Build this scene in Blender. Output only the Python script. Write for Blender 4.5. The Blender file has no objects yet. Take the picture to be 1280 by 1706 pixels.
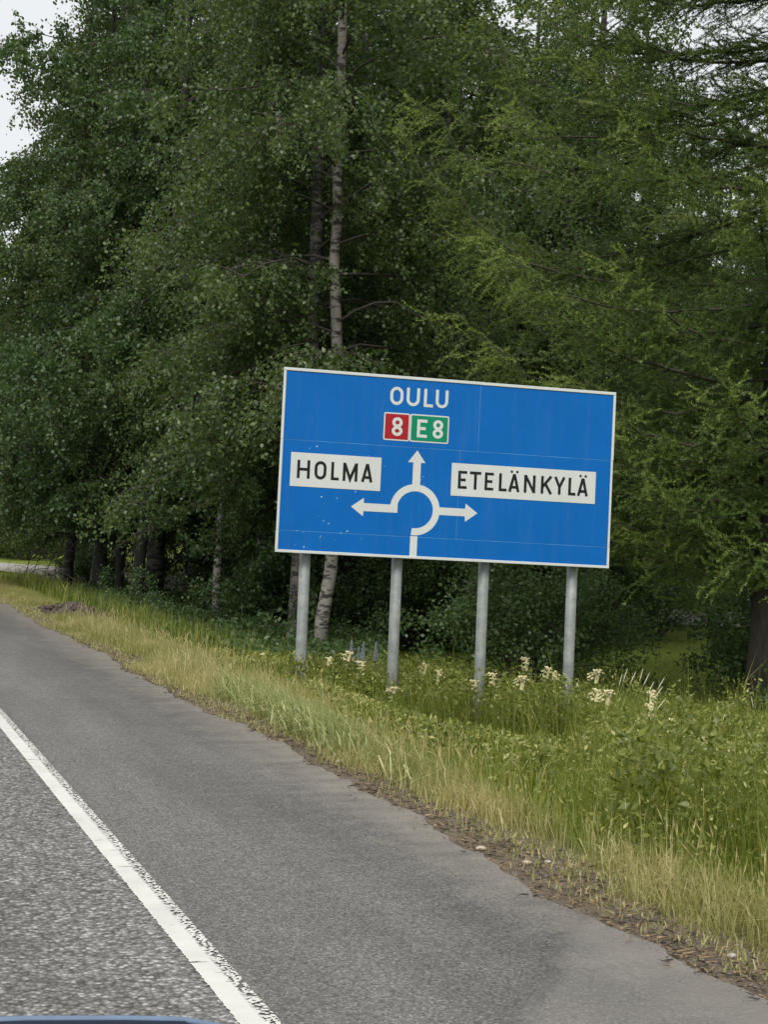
import bpy, math, random
import numpy as np
from mathutils import Matrix, Vector
rad = math.radians

# ------------------------------------------------------------------ camera, sky, sun, exposure
scene = bpy.context.scene
PW, PH, F = 1280, 1706, 2400.0                       # photograph size and focal length in its pixels
CAM = np.array([0.0, 0.0, 1.3])                      # passenger's eye height above the road
YAW, PITCH, ROLL = math.atan(928/F), math.atan(39/F), rad(2.3)
FWD = np.array([math.sin(YAW)*math.cos(PITCH), math.cos(YAW)*math.cos(PITCH), math.sin(PITCH)])
_r0 = np.array([math.cos(YAW), -math.sin(YAW), 0.0]); _u0 = np.cross(_r0, FWD)
RGT = _r0*math.cos(ROLL) + _u0*math.sin(ROLL)
UPV = -_r0*math.sin(ROLL) + _u0*math.cos(ROLL)
cd = bpy.data.cameras.new('camera'); cam = bpy.data.objects.new('camera', cd)
scene.collection.objects.link(cam)
cd.sensor_fit = 'HORIZONTAL'; cd.sensor_width = 36.0; cd.lens = 36.0*F/PW
cd.clip_start = 0.05; cd.clip_end = 3000
cam.matrix_world = Matrix(((RGT[0], UPV[0], -FWD[0], CAM[0]), (RGT[1], UPV[1], -FWD[1], CAM[1]),
                           (RGT[2], UPV[2], -FWD[2], CAM[2]), (0, 0, 0, 1)))
scene.camera = cam

SUN_EL, SUN_AZ = rad(52), rad(215)                   # azimuth measured clockwise from +Y
world = bpy.data.worlds.new('World'); scene.world = world; world.use_nodes = True
wn = world.node_tree.nodes; wl = world.node_tree.links; wn.clear()
sky = wn.new('ShaderNodeTexSky'); sky.sky_type = 'NISHITA'; sky.sun_disc = False
sky.sun_elevation = SUN_EL; sky.sun_rotation = SUN_AZ; sky.dust_density = 4.0; sky.air_density = 1.0
ovc = wn.new('ShaderNodeMix'); ovc.data_type = 'RGBA'; ovc.inputs[0].default_value = 0.9   # closed cloud cover
ovc.inputs[7].default_value = (7.6, 7.8, 7.9, 1)
bg = wn.new('ShaderNodeBackground'); bg.inputs[1].default_value = 0.050
wo = wn.new('ShaderNodeOutputWorld')
wl.new(sky.outputs[0], ovc.inputs[6]); wl.new(ovc.outputs[2], bg.inputs[0]); wl.new(bg.outputs[0], wo.inputs[0])
sl = bpy.data.lights.new('sun', 'SUN'); sl.energy = 1.5; sl.angle = rad(25); sl.color = (1.0, 0.975, 0.94)
sun = bpy.data.objects.new('sun', sl); scene.collection.objects.link(sun)
_sd = Vector((math.sin(SUN_AZ)*math.cos(SUN_EL), math.cos(SUN_AZ)*math.cos(SUN_EL), math.sin(SUN_EL)))
sun.rotation_euler = _sd.to_track_quat('Z', 'Y').to_euler(); sun.location = (0, -5, 30)
vs = scene.view_settings; vs.view_transform = 'Standard'; vs.look = 'None'
vs.gamma = 1.0; vs.use_curve_mapping = False; vs.exposure = 1.28
scene.cycles.use_denoising = True
scene.cycles.max_bounces = 5; scene.cycles.diffuse_bounces = 4; scene.cycles.glossy_bounces = 2; scene.cycles.transmission_bounces = 3; scene.cycles.transparent_max_bounces = 6

# ------------------------------------------------------------------ helpers
col = scene.collection
def ray(px, py):
    d = FWD*F + RGT*(px - PW/2) - UPV*(py - PH/2)
    return d/(d @ FWD)
def at(px, py, dist):                                # the point seen at a pixel, dist metres ahead
    return CAM + ray(px, py)*dist
def on_z(px, py, z):                                 # the point seen at a pixel on the level z
    d = ray(px, py); return CAM + d*((z - CAM[2])/d[2])
def tag(o, label=None, cat=None, group=None, kind=None):
    if label: o['label'] = label
    if cat: o['category'] = cat
    if group: o['group'] = group
    if kind: o['kind'] = kind
    return o
def link(name, me, mats=(), parent=None):
    o = bpy.data.objects.new(name, me); col.objects.link(o)
    if me is not None:
        for m in mats:
            if len(me.materials) < len(mats): me.materials.append(m)
    if parent is not None: o.parent = parent
    return o
def empty(name, loc, rz=0.0):
    o = bpy.data.objects.new(name, None); col.objects.link(o)
    o.location = tuple(loc); o.rotation_euler = (0, 0, rz); o.empty_display_size = 0.2
    return o
def np_mesh(name, V, Fa, tint=None, mat_idx=None, smooth=False):
    """one mesh from arrays; every face has the same number of corners"""
    V = np.asarray(V, np.float32); Fa = np.asarray(Fa, np.int32); n, k = Fa.shape
    me = bpy.data.meshes.new(name)
    me.vertices.add(len(V)); me.vertices.foreach_set('co', V.ravel())
    me.loops.add(n*k); me.loops.foreach_set('vertex_index', Fa.ravel())
    me.polygons.add(n); me.polygons.foreach_set('loop_start', np.arange(0, n*k, k, dtype=np.int32))
    me.polygons.foreach_set('loop_total', np.full(n, k, np.int32))
    if mat_idx is not None: me.polygons.foreach_set('material_index', np.asarray(mat_idx, np.int32))
    if smooth: me.polygons.foreach_set('use_smooth', np.ones(n, bool))
    if tint is not None:
        a = me.attributes.new('tint', 'FLOAT', 'POINT'); a.data.foreach_set('value', np.asarray(tint, np.float32))
    me.update(calc_edges=True); me.validate()
    return me
class MB:
    """collects polygons for one mesh object"""
    def __init__(s): s.v = []; s.f = []; s.m = []
    def add(s, vs_, fs, mi=0):
        b = len(s.v); s.v += [tuple(map(float, v)) for v in vs_]
        for f in fs: s.f.append([b+i for i in f]); s.m.append(mi)
    def box(s, x0, x1, y0, y1, z0, z1, mi=0):
        s.add([(x0,y0,z0),(x1,y0,z0),(x1,y1,z0),(x0,y1,z0),(x0,y0,z1),(x1,y0,z1),(x1,y1,z1),(x0,y1,z1)],
              [(0,3,2,1),(4,5,6,7),(0,1,5,4),(1,2,6,5),(2,3,7,6),(3,0,4,7)], mi)
    def prism(s, poly, y0, y1, mi=0):
        """poly of (x,z), extruded along y from y0 (front, towards -y) to y1"""
        n = len(poly)
        vs_ = [(x, y0, z) for x, z in poly] + [(x, y1, z) for x, z in poly]
        s.add(vs_, [tuple(range(n)), tuple(range(2*n-1, n-1, -1))] + [(i, i+n, (i+1) % n+n, (i+1) % n) for i in range(n)], mi)
    def tube(s, P, Rr, seg=8, mi=0, cap=True):
        P = np.asarray(P, float); n = len(P); T = np.gradient(P, axis=0)
        T /= np.linalg.norm(T, axis=1)[:, None] + 1e-9
        ref = np.array([1.0, 0.17, 0.05]) if abs(T[0][2]) > .7 else np.array([0, 0, 1.0])
        vs_ = []
        for i in range(n):
            a = np.cross(T[i], ref); a /= np.linalg.norm(a) + 1e-9; b = np.cross(T[i], a)
            for k in range(seg):
                th = 2*math.pi*k/seg
                vs_.append(P[i] + Rr[i]*(a*math.cos(th) + b*math.sin(th)))
        fs = [(i*seg+k, i*seg+(k+1) % seg, (i+1)*seg+(k+1) % seg, (i+1)*seg+k) for i in range(n-1) for k in range(seg)]
        if cap: fs += [tuple(range(seg))[::-1], tuple(range((n-1)*seg, n*seg))]
        s.add(vs_, fs, mi)
    def mesh(s, name, smooth=False):
        me = bpy.data.meshes.new(name); me.from_pydata(s.v, [], s.f)
        me.polygons.foreach_set('material_index', s.m)
        if smooth: me.polygons.foreach_set('use_smooth', [True]*len(s.f))
        me.update(); return me
    def build(s, name, mats, parent=None, smooth=False):
        return link(name, s.mesh(name, smooth), mats if isinstance(mats, (list, tuple)) else [mats], parent)

# ------------------------------------------------------------------ materials
def new_mat(name):
    m = bpy.data.materials.new(name); m.use_nodes = True
    nt = m.node_tree; b = nt.nodes['Principled BSDF']
    return m, nt, b
def N(nt, t, **kw):
    n = nt.nodes.new(t)
    for k, v in kw.items(): setattr(n, k, v)
    return n
def ramp(nt, stops):
    r = N(nt, 'ShaderNodeValToRGB'); e = r.color_ramp.elements
    while len(e) < len(stops): e.new(0.5)
    for el, (p, c) in zip(e, stops):
        el.position = p; el.color = (*c, 1) if len(c) == 3 else c
    return r
def noise(nt, scale, detail=4, rough=.55, coord=None, out='Object'):
    t = N(nt, 'ShaderNodeTexNoise'); t.inputs['Scale'].default_value = scale
    t.inputs['Detail'].default_value = detail; t.inputs['Roughness'].default_value = rough
    if coord is None:
        tc = N(nt, 'ShaderNodeTexCoord'); nt.links.new(tc.outputs[out], t.inputs['Vector'])
    else: nt.links.new(coord, t.inputs['Vector'])
    return t
def mixc(nt, fac, a, b, mode='MIX'):
    m = N(nt, 'ShaderNodeMix', data_type='RGBA', blend_type=mode)
    for sock, v in ((m.inputs[0], fac), (m.inputs[6], a), (m.inputs[7], b)):
        if hasattr(v, 'is_linked') or isinstance(v, bpy.types.NodeSocket): nt.links.new(v, sock)
        elif isinstance(v, (int, float)): sock.default_value = v
        else: sock.default_value = (*v, 1)
    return m.outputs[2]
def bump(nt, b, h, strength, dist=0.02):
    bp = N(nt, 'ShaderNodeBump'); bp.inputs['Strength'].default_value = strength; bp.inputs['Distance'].default_value = dist
    nt.links.new(h, bp.inputs['Height']); nt.links.new(bp.outputs[0], b.inputs['Normal'])
def plain(name, c, rough=.6, metal=0.0, var=.15, scale=8, spec=.5):
    m, nt, b = new_mat(name)
    t = noise(nt, scale); r = ramp(nt, [(.3, tuple(x*(1-var) for x in c)), (.7, tuple(min(1, x*(1+var)) for x in c))])
    nt.links.new(t.outputs[0], r.inputs[0]); nt.links.new(r.outputs[0], b.inputs['Base Color'])
    b.inputs['Roughness'].default_value = rough; b.inputs['Metallic'].default_value = metal
    b.inputs['Specular IOR Level'].default_value = spec
    return m
def leaf_mat(name, stops, trans=.42, rough=.45, spec=.4, tcol=None):
    """foliage: each leaf its own tint, some light passing through"""
    m, nt, b = new_mat(name)
    a = N(nt, 'ShaderNodeAttribute', attribute_name='tint')
    r = ramp(nt, stops); nt.links.new(a.outputs['Fac'], r.inputs[0])
    nt.links.new(r.outputs[0], b.inputs['Base Color'])
    b.inputs['Roughness'].default_value = rough; b.inputs['Specular IOR Level'].default_value = spec
    t = N(nt, 'ShaderNodeBsdfTranslucent')
    tc = mixc(nt, 1.0, r.outputs[0], tcol or (1.3, 1.35, .6), 'MULTIPLY'); nt.links.new(tc, t.inputs[0])
    mx = N(nt, 'ShaderNodeMixShader'); mx.inputs[0].default_value = trans
    nt.links.new(b.outputs[0], mx.inputs[1]); nt.links.new(t.outputs[0], mx.inputs[2])
    nt.links.new(mx.outputs[0], nt.nodes['Material Output'].inputs[0])
    return m
M = {}
M['birch_leaf'] = leaf_mat('birch_leaf', [(0, (.040, .072, .024)), (.45, (.080, .124, .041)), (.8, (.138, .182, .066)), (1, (.25, .255, .10))])
M['alder_leaf'] = leaf_mat('alder_leaf', [(0, (.036, .074, .027)), (.55, (.074, .128, .047)), (1, (.155, .21, .085))])
M['bush_leaf'] = leaf_mat('bush_leaf', [(0, (.04, .07, .018)), (.6, (.08, .125, .03)), (1, (.15, .19, .05))])
M['larch_needle'] = leaf_mat('larch_needle', [(0, (.05, .09, .018)), (.5, (.10, .158, .03)), (1, (.25, .305, .06))], trans=.25, rough=.5)
M['verge_blade'] = leaf_mat('verge_blade', [(0, (.16, .19, .05)), (.35, (.29, .29, .105)), (.7, (.45, .39, .20)), (1, (.60, .50, .31))], trans=.3, rough=.55)
M['broad_blade'] = leaf_mat('broad_blade', [(0, (.17, .22, .075)), (.5, (.33, .36, .15)), (1, (.52, .50, .28))], trans=.25)
M['meadow_blade'] = leaf_mat('meadow_blade', [(0, (.075, .115, .018)), (.5, (.16, .195, .036)), (.85, (.33, .29, .07)), (1, (.50, .40, .17))], trans=.35)
M['herb_leaf'] = leaf_mat('herb_leaf', [(0, (.085, .115, .02)), (.6, (.21, .23, .05)), (1, (.52, .47, .20))], trans=.3)
M['lawn_blade'] = leaf_mat('lawn_blade', [(0, (.11, .155, .018)), (1, (.20, .24, .035))], trans=.3)
M['petal'] = plain('petal', (.58, .53, .30), .7, var=.12, scale=60)
M['lupin'] = plain('lupin', (.36, .36, .46), .7, var=.3, scale=60)
M['seed'] = plain('seed', (.5, .48, .33), .7, var=.2, scale=40)
M['stem'] = plain('stem', (.12, .16, .05), .6, var=.2, scale=20)
M['twig'] = plain('twig', (.045, .036, .028), .8, var=.3, scale=10)
M['dry'] = plain('dry', (.24, .17, .10), .9, var=.45, scale=30)
M['stone'] = plain('stone', (.34, .31, .27), .85, var=.3, scale=25)
M['grit'] = plain('grit', (.17, .15, .125), .9, var=.4, scale=40)
M['pale_stone'] = plain('pale_stone', (.36, .30, .23), .8, var=.15, scale=25)

def birch_bark(name, white, dark, cover):
    m, nt, b = new_mat(name)
    tc = N(nt, 'ShaderNodeTexCoord'); mp = N(nt, 'ShaderNodeMapping'); mp.inputs['Scale'].default_value = (5, 5, 17)
    nt.links.new(tc.outputs['Object'], mp.inputs[0])
    t1 = noise(nt, .8, 5, .65, mp.outputs[0]); r1 = ramp(nt, [(cover-.03, (1, 1, 1)), (cover+.05, (0, 0, 0))])
    nt.links.new(t1.outputs[0], r1.inputs[0])
    t2 = noise(nt, 6, 4); c2 = ramp(nt, [(.3, tuple(x*.62 for x in white)), (.7, white)]); nt.links.new(t2.outputs[0], c2.inputs[0])
    c = mixc(nt, r1.outputs[0], c2.outputs[0], dark)
    nt.links.new(c, b.inputs['Base Color']); b.inputs['Roughness'].default_value = .8
    bump(nt, b, t1.outputs[0], .6, .02)
    return m
M['bark_white'] = birch_bark('bark_white', (.29, .27, .235), (.03, .027, .022), .46)
M['bark_grey'] = birch_bark('bark_grey', (.15, .135, .115), (.025, .022, .018), .5)
def rough_bark(name, c):
    m, nt, b = new_mat(name)
    tc = N(nt, 'ShaderNodeTexCoord'); mp = N(nt, 'ShaderNodeMapping'); mp.inputs['Scale'].default_value = (14, 14, 3)
    nt.links.new(tc.outputs['Object'], mp.inputs[0]); t = noise(nt, 1.6, 6, .7, mp.outputs[0])
    r = ramp(nt, [(.3, tuple(x*.35 for x in c)), (.65, c)]); nt.links.new(t.outputs[0], r.inputs[0])
    nt.links.new(r.outputs[0], b.inputs['Base Color']); b.inputs['Roughness'].default_value = .9
    bump(nt, b, t.outputs[0], .9, .03); return m
M['bark_larch'] = rough_bark('bark_larch', (.055, .044, .037))
M['bark_alder'] = rough_bark('bark_alder', (.042, .039, .035))

def asphalt(name, base, stone_scale, lo, hi, coarse):
    m, nt, b = new_mat(name)
    tc = N(nt, 'ShaderNodeTexCoord'); co = tc.outputs['Object']
    # long streaks along the driving direction and large worn patches
    mp = N(nt, 'ShaderNodeMapping'); mp.inputs['Scale'].default_value = (2.2, .35, 1); nt.links.new(co, mp.inputs[0])
    big = noise(nt, 1.0, 5, .6, mp.outputs[0]); rb = ramp(nt, [(.25, (.72,)*3), (.75, (1.2,)*3)]); nt.links.new(big.outputs[0], rb.inputs[0])
    v = N(nt, 'ShaderNodeTexVoronoi'); v.inputs['Scale'].default_value = stone_scale; v.inputs['Randomness'].default_value = 1
    wob = noise(nt, stone_scale*.7, 2, .5, co)
    wmx = N(nt, 'ShaderNodeVectorMath', operation='MULTIPLY_ADD'); wmx.inputs[1].default_value = (.012, .012, .012)
    nt.links.new(wob.outputs[1], wmx.inputs[0]); nt.links.new(co, wmx.inputs[2]); nt.links.new(wmx.outputs[0], v.inputs['Vector'])
    sep = N(nt, 'ShaderNodeSeparateColor'); nt.links.new(v.outputs['Color'], sep.inputs[0])
    rs = ramp(nt, [(0, tuple(x*lo for x in base)), (.45, base), (.8, tuple(x*1.25 for x in base)), (1, tuple(x*hi for x in base))])
    nt.links.new(sep.outputs[0], rs.inputs[0])
    gap = ramp(nt, [(.30, (1, 1, 1)), (.62, (1-coarse,)*3)]); nt.links.new(v.outputs['Distance'], gap.inputs[0])
    sc = N(nt, 'ShaderNodeMath', operation='MULTIPLY'); sc.inputs[1].default_value = 1.0
    nt.links.new(v.outputs['Distance'], sc.inputs[0]); nt.links.new(sc.outputs[0], gap.inputs[0])
    fine = noise(nt, 260, 2, .6, co); rf = ramp(nt, [(.3, (.72,)*3), (.7, (1.28,)*3)]); nt.links.new(fine.outputs[0], rf.inputs[0])
    c = mixc(nt, 1.0, rs.outputs[0], gap.outputs[0], 'MULTIPLY'); c = mixc(nt, 1.0, c, rb.outputs[0], 'MULTIPLY')
    c = mixc(nt, .8, c, rf.outputs[0], 'MULTIPLY')
    b.inputs['Roughness'].default_value = .85; b.inputs['Specular IOR Level'].default_value = .35
    inv = N(nt, 'ShaderNodeMath', operation='SUBTRACT'); inv.inputs[0].default_value = 1; nt.links.new(v.outputs['Distance'], inv.inputs[1])
    bump(nt, b, inv.outputs[0], .5*coarse, .008)
    return m, nt, b, c, co
m, nt, b, c, co = asphalt('lane_asphalt', (.185, .18, .17), 64, .45, 2.1, .5)
nt.links.new(c, b.inputs['Base Color']); M['lane'] = m
m, nt, b, c, co = asphalt('shoulder_asphalt', (.150, .143, .133), 130, .6, 1.8, .32)
# dust blown over the outer edge, ragged, and a pale repair patch with a dark joint
sx = N(nt, 'ShaderNodeSeparateXYZ'); nt.links.new(co, sx.inputs[0])
dn = noise(nt, 5, 6, .7, co)
ad = N(nt, 'ShaderNodeMath', operation='MULTIPLY_ADD'); ad.inputs[1].default_value = .75; nt.links.new(dn.outputs[0], ad.inputs[0]); nt.links.new(sx.outputs[0], ad.inputs[2])
rd = ramp(nt, [(0, (0, 0, 0)), (1, (1, 1, 1))]); mr = N(nt, 'ShaderNodeMapRange'); mr.inputs[1].default_value = 2.6; mr.inputs[2].default_value = 3.05
nt.links.new(ad.outputs[0], mr.inputs[0]); nt.links.new(mr.outputs[0], rd.inputs[0])
c = mixc(nt, rd.outputs[0], c, mixc(nt, .75, c, (.29, .26, .215)))
mpp = N(nt, 'ShaderNodeMapping'); nt.links.new(co, mpp.inputs[0])
pn = noise(nt, 3.0, 4, .6, co)
def math_(nt, op, a, bb, cc=None):
    n = N(nt, 'ShaderNodeMath', operation=op)
    for i, v in enumerate((a, bb, cc)):
        if v is None: continue
        if isinstance(v, (int, float)): n.inputs[i].default_value = v
        else: nt.links.new(v, n.inputs[i])
    return n.outputs[0]
# patch: nearer than the slanted joint
jl = math_(nt, 'MULTIPLY_ADD', sx.outputs[0], 1.3, math_(nt, 'MULTIPLY', sx.outputs[1], -1.0))       # .95x - y
jl = math_(nt, 'ADD', jl, math_(nt, 'MULTIPLY', pn.outputs[0], .35))
pm = N(nt, 'ShaderNodeMapRange'); pm.inputs[1].default_value = -1.02; pm.inputs[2].default_value = -.90; nt.links.new(jl, pm.inputs[0])
c = mixc(nt, math_(nt, 'MULTIPLY', pm.outputs[0], .4), c, (.23, .215, .195))
je = math_(nt, 'ABSOLUTE', math_(nt, 'ADD', jl, .98), 0); jm = N(nt, 'ShaderNodeMapRange'); jm.inputs[1].default_value = .0; jm.inputs[2].default_value = .12
jm.inputs[3].default_value = .22; jm.inputs[4].default_value = 0; nt.links.new(je, jm.inputs[0])
c = mixc(nt, jm.outputs[0], c, (.05, .047, .043))
nt.links.new(c, b.inputs['Base Color']); M['shoulder'] = m

# edge line: thick paint in the middle, flecked over the stones on its sides
m, nt, b = new_mat('line_paint')
tc = N(nt, 'ShaderNodeTexCoord'); co = tc.outputs['Object']
sx = N(nt, 'ShaderNodeSeparateXYZ'); nt.links.new(co, sx.inputs[0])
v = N(nt, 'ShaderNodeTexVoronoi'); v.inputs['Scale'].default_value = 75; nt.links.new(co, v.inputs['Vector'])
nz = noise(nt, 60, 3, .6, co); nz2 = noise(nt, 1.6, 3, .6, co)
right = N(nt, 'ShaderNodeMapRange'); right.inputs[1].default_value = 1.134; right.inputs[2].default_value = 1.146; nt.links.new(sx.outputs[0], right.inputs[0])
fle = math_(nt, 'GREATER_THAN', math_(nt, 'ADD', v.outputs['Distance'], math_(nt, 'MULTIPLY', nz2.outputs[0], .35)), .71)
hole = math_(nt, 'MULTIPLY', fle, right.outputs[0])
left = N(nt, 'ShaderNodeMapRange'); left.inputs[1].default_value = 1.052; left.inputs[2].default_value = 1.088; left.inputs[3].default_value = 1; left.inputs[4].default_value = 0
nt.links.new(sx.outputs[0], left.inputs[0])
lh = math_(nt, 'GREATER_THAN', math_(nt, 'MULTIPLY', left.outputs[0], math_(nt, 'ADD', nz.outputs[0], .35)), .42)
rr = N(nt, 'ShaderNodeMapRange'); rr.inputs[1].default_value = 1.168; rr.inputs[2].default_value = 1.19; nt.links.new(sx.outputs[0], rr.inputs[0])
rh = math_(nt, 'GREATER_THAN', math_(nt, 'MULTIPLY', rr.outputs[0], math_(nt, 'ADD', nz.outputs[0], .3)), .4)
mp = N(nt, 'ShaderNodeMapping'); mp.inputs['Scale'].default_value = (3, 30, 1); nt.links.new(co, mp.inputs[0])
cr = noise(nt, 1.3, 2, .5, mp.outputs[0]); crk = math_(nt, 'GREATER_THAN', cr.outputs[0], .715)
hole = math_(nt, 'MAXIMUM', math_(nt, 'MAXIMUM', hole, crk), math_(nt, 'MAXIMUM', lh, rh))
pc = ramp(nt, [(.3, (.45, .445, .41)), (.7, (.56, .555, .51))]); pz = noise(nt, 4, 5, .6, co); nt.links.new(pz.outputs[0], pc.inputs[0])
nt.links.new(pc.outputs[0], b.inputs['Base Color']); b.inputs['Roughness'].default_value = .7
tr = N(nt, 'ShaderNodeBsdfTransparent'); mx = N(nt, 'ShaderNodeMixShader')
nt.links.new(hole, mx.inputs[0]); nt.links.new(b.outputs[0], mx.inputs[1]); nt.links.new(tr.outputs[0], mx.inputs[2])
nt.links.new(mx.outputs[0], nt.nodes['Material Output'].inputs[0]); M['line'] = m

# ground: bare soil and dust beside the asphalt, turf and lawn further out
m, nt, b = new_mat('ground')
tc = N(nt, 'ShaderNodeTexCoord'); co = tc.outputs['Object']
sx = N(nt, 'ShaderNodeSeparateXYZ'); nt.links.new(co, sx.inputs[0])
g1 = noise(nt, .35, 6, .65, co); g2 = noise(nt, 14, 5, .7, co)
gr = ramp(nt, [(.25, (.10, .135, .02)), (.5, (.14, .18, .026)), (.75, (.18, .21, .035))]); nt.links.new(g1.outputs[0], gr.inputs[0])
gf = ramp(nt, [(.25, (.6, .6, .6)), (.75, (1.35, 1.35, 1.35))]); nt.links.new(g2.outputs[0], gf.inputs[0])
turf = mixc(nt, 1.0, gr.outputs[0], gf.outputs[0], 'MULTIPLY')
s1 = noise(nt, 22, 6, .75, co); so = ramp(nt, [(.25, (.055, .042, .03)), (.5, (.12, .095, .068)), (.8, (.24, .2, .15))]); nt.links.new(s1.outputs[0], so.inputs[0])
sm = N(nt, 'ShaderNodeMapRange'); sm.inputs[1].default_value = 3.2; sm.inputs[2].default_value = 3.7
nt.links.new(math_(nt, 'ADD', sx.outputs[0], math_(nt, 'MULTIPLY', noise(nt, 3, 4, .6, co).outputs[0], .5)), sm.inputs[0])
c = mixc(nt, sm.outputs[0], so.outputs[0], turf)
nt.links.new(c, b.inputs['Base Color']); b.inputs['Roughness'].default_value = .95; b.inputs['Specular IOR Level'].default_value = .2
bump(nt, b, s1.outputs[0], .6, .03); M['ground'] = m
M['gravel'] = plain('gravel', (.33, .31, .28), .9, var=.3, scale=14)
M['soil'] = plain('soil', (.065, .05, .04), .95, var=.5, scale=12)

def sign_paint(name, c, var=.05, rough=.45):
    m, nt, b = new_mat(name)
    t = noise(nt, 2.2, 6, .6); r = ramp(nt, [(.3, tuple(x*(1-var) for x in c)), (.7, tuple(min(1, x*(1+var)) for x in c))])
    nt.links.new(t.outputs[0], r.inputs[0])
    # rain streaks and road dust
    tc = N(nt, 'ShaderNodeTexCoord'); mp = N(nt, 'ShaderNodeMapping'); mp.inputs['Scale'].default_value = (9, 9, .7); nt.links.new(tc.outputs['Object'], mp.inputs[0])
    st = noise(nt, 1.5, 4, .65, mp.outputs[0]); rs = ramp(nt, [(.5, (0, 0, 0)), (.85, (.07,)*3)]); nt.links.new(st.outputs[0], rs.inputs[0])
    nt.links.new(mixc(nt, rs.outputs[0], r.outputs[0], (.2, .2, .19)), b.inputs['Base Color'])
    rr = ramp(nt, [(.3, (rough-.08,)*3), (.7, (rough+.12,)*3)]); nt.links.new(t.outputs[0], rr.inputs[0]); nt.links.new(rr.outputs[0], b.inputs['Roughness'])
    b.inputs['Specular IOR Level'].default_value = .15
    return m
M['blue'] = sign_paint('sign_blue', (.0006, .102, .365))
M['white'] = sign_paint('sign_white', (.50, .52, .50))
M['red'] = sign_paint('sign_red', (.30, .014, .02))
M['green'] = sign_paint('sign_green', (.002, .19, .10))
M['black'] = sign_paint('sign_black', (.012, .012, .013))
M['seam'] = plain('seam', (.07, .22, .42), .6, var=.5, scale=3)
M['chip'] = plain('chip', (.4, .6, .72), .6, var=.2, scale=30)
def galvanised():
    m, nt, b = new_mat('galvanised'); t = noise(nt, 9, 5, .65); v = N(nt, 'ShaderNodeTexVoronoi'); v.inputs['Scale'].default_value = 26
    r = ramp(nt, [(.3, (.17, .185, .18)), (.55, (.25, .265, .255)), (.8, (.35, .365, .35))]); nt.links.new(t.outputs[0], r.inputs[0])
    tc = N(nt, 'ShaderNodeTexCoord'); nt.links.new(tc.outputs['Object'], v.inputs['Vector'])
    sp = ramp(nt, [(.08, (1.6,)*3), (.16, (1,)*3)]); nt.links.new(v.outputs['Distance'], sp.inputs[0])
    nt.links.new(mixc(nt, .5, r.outputs[0], sp.outputs[0], 'MULTIPLY'), b.inputs['Base Color'])
    b.inputs['Roughness'].default_value = .6; b.inputs['Metallic'].default_value = .25; return m
M['zinc'] = galvanised()

# ------------------------------------------------------------------ ground, road
def sstep(a, b, x): t = np.clip((x-a)/(b-a), 0, 1); return t*t*(3-2*t)
def vnoise(x, y, s):                                 # cheap smooth unevenness
    return (np.sin(x*1.7*s+y*.6*s+1.3)+np.sin(y*2.1*s-x*.8*s+.4)+np.sin((x+y)*1.15*s+2.1)+np.sin(x*3.3*s-y*2.7*s))/4
def gz(x, y):
    x = np.asarray(x, float); y = np.asarray(y, float)
    ditch = .55*(1-sstep(31, 39, y))
    z = -.02 - .05*sstep(2.6, 3.5, x) - ditch*sstep(3.6, 5.9, x) + .03*vnoise(x, y, 1.0)*sstep(2.7, 4, x)
    z = np.where(x < 2.5, -.06, z)
    z = np.where(x < -6.0, -.08 - .5*sstep(-6.5, -9, x), z)
    return z
def edge_x(y): return 2.60 + .045*np.sin(y*.9+.5) + .03*np.sin(y*2.3) + .022*np.sin(y*6.1+1) + .014*np.sin(y*14.3) + .010*np.sin(y*31.7+np.sin(y*9)) + .008*np.sin(y*57)
xs = np.concatenate([[-900, -400, -150, -60, -25, -12, -9, -8, -7, -6.5, -6, -5, 0, 2.3], np.arange(2.5, 13, .25), [14, 16, 19, 23, 30, 45, 80, 160, 400, 900]])
ys = np.concatenate([[-900, -300, -100, -40, -15, -5], np.arange(0, 44, .5), [46, 50, 55, 62, 72, 90, 120, 200, 400, 900, 1500]])
X, Y = np.meshgrid(xs, ys); Z = gz(X, Y); Z = np.where((X > 30) | (Y > 60), Z + .1*vnoise(X, Y, .05), Z)
nx, ny = len(xs), len(ys); idx = np.arange(nx*ny).reshape(ny, nx)
Fq = np.stack([idx[:-1, :-1], idx[:-1, 1:], idx[1:, 1:], idx[1:, :-1]], -1).reshape(-1, 4)
g = link('ground', np_mesh('ground', np.stack([X, Y, Z], -1).reshape(-1, 3), Fq, smooth=True), [M['ground']])
tag(g, 'grassy roadside ground running back under the trees', 'ground', kind='structure')

yy = np.concatenate([np.arange(-12, 45, .07), np.arange(45, 400, 8.0)])
def strip(name, xl, xr, z, mat, skirt=0.0):
    xl = np.broadcast_to(xl, yy.shape); xr = np.broadcast_to(xr, yy.shape)
    V = [np.stack([xl, yy, np.full_like(yy, z)], -1), np.stack([xr, yy, np.full_like(yy, z)], -1)]
    if skirt: V.append(np.stack([xr+.03, yy, np.full_like(yy, z-skirt)], -1))
    n = len(yy); F_ = []
    for k in range(len(V)-1):
        a = k*n + np.arange(n-1); F_.append(np.stack([a, a+n, a+n+1, a+1], -1))
    return link(name, np_mesh(name, np.concatenate(V), np.concatenate(F_)), [mat])
tag(strip('road', -6.2, 1.12 + .004*np.sin(yy*7), 0.0, M['lane']), 'coarse worn asphalt driving lane', 'road', kind='structure')
tag(strip('road_shoulder', 1.12 + .004*np.sin(yy*7), edge_x(yy), 0.0, M['shoulder'], .07), 'smooth grey asphalt shoulder beside the white line', 'road', kind='structure')
tag(strip('edge_line', 1.05, 1.19, .004, M['line']), 'worn white painted edge line between lane and shoulder', 'road marking', kind='structure')
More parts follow.
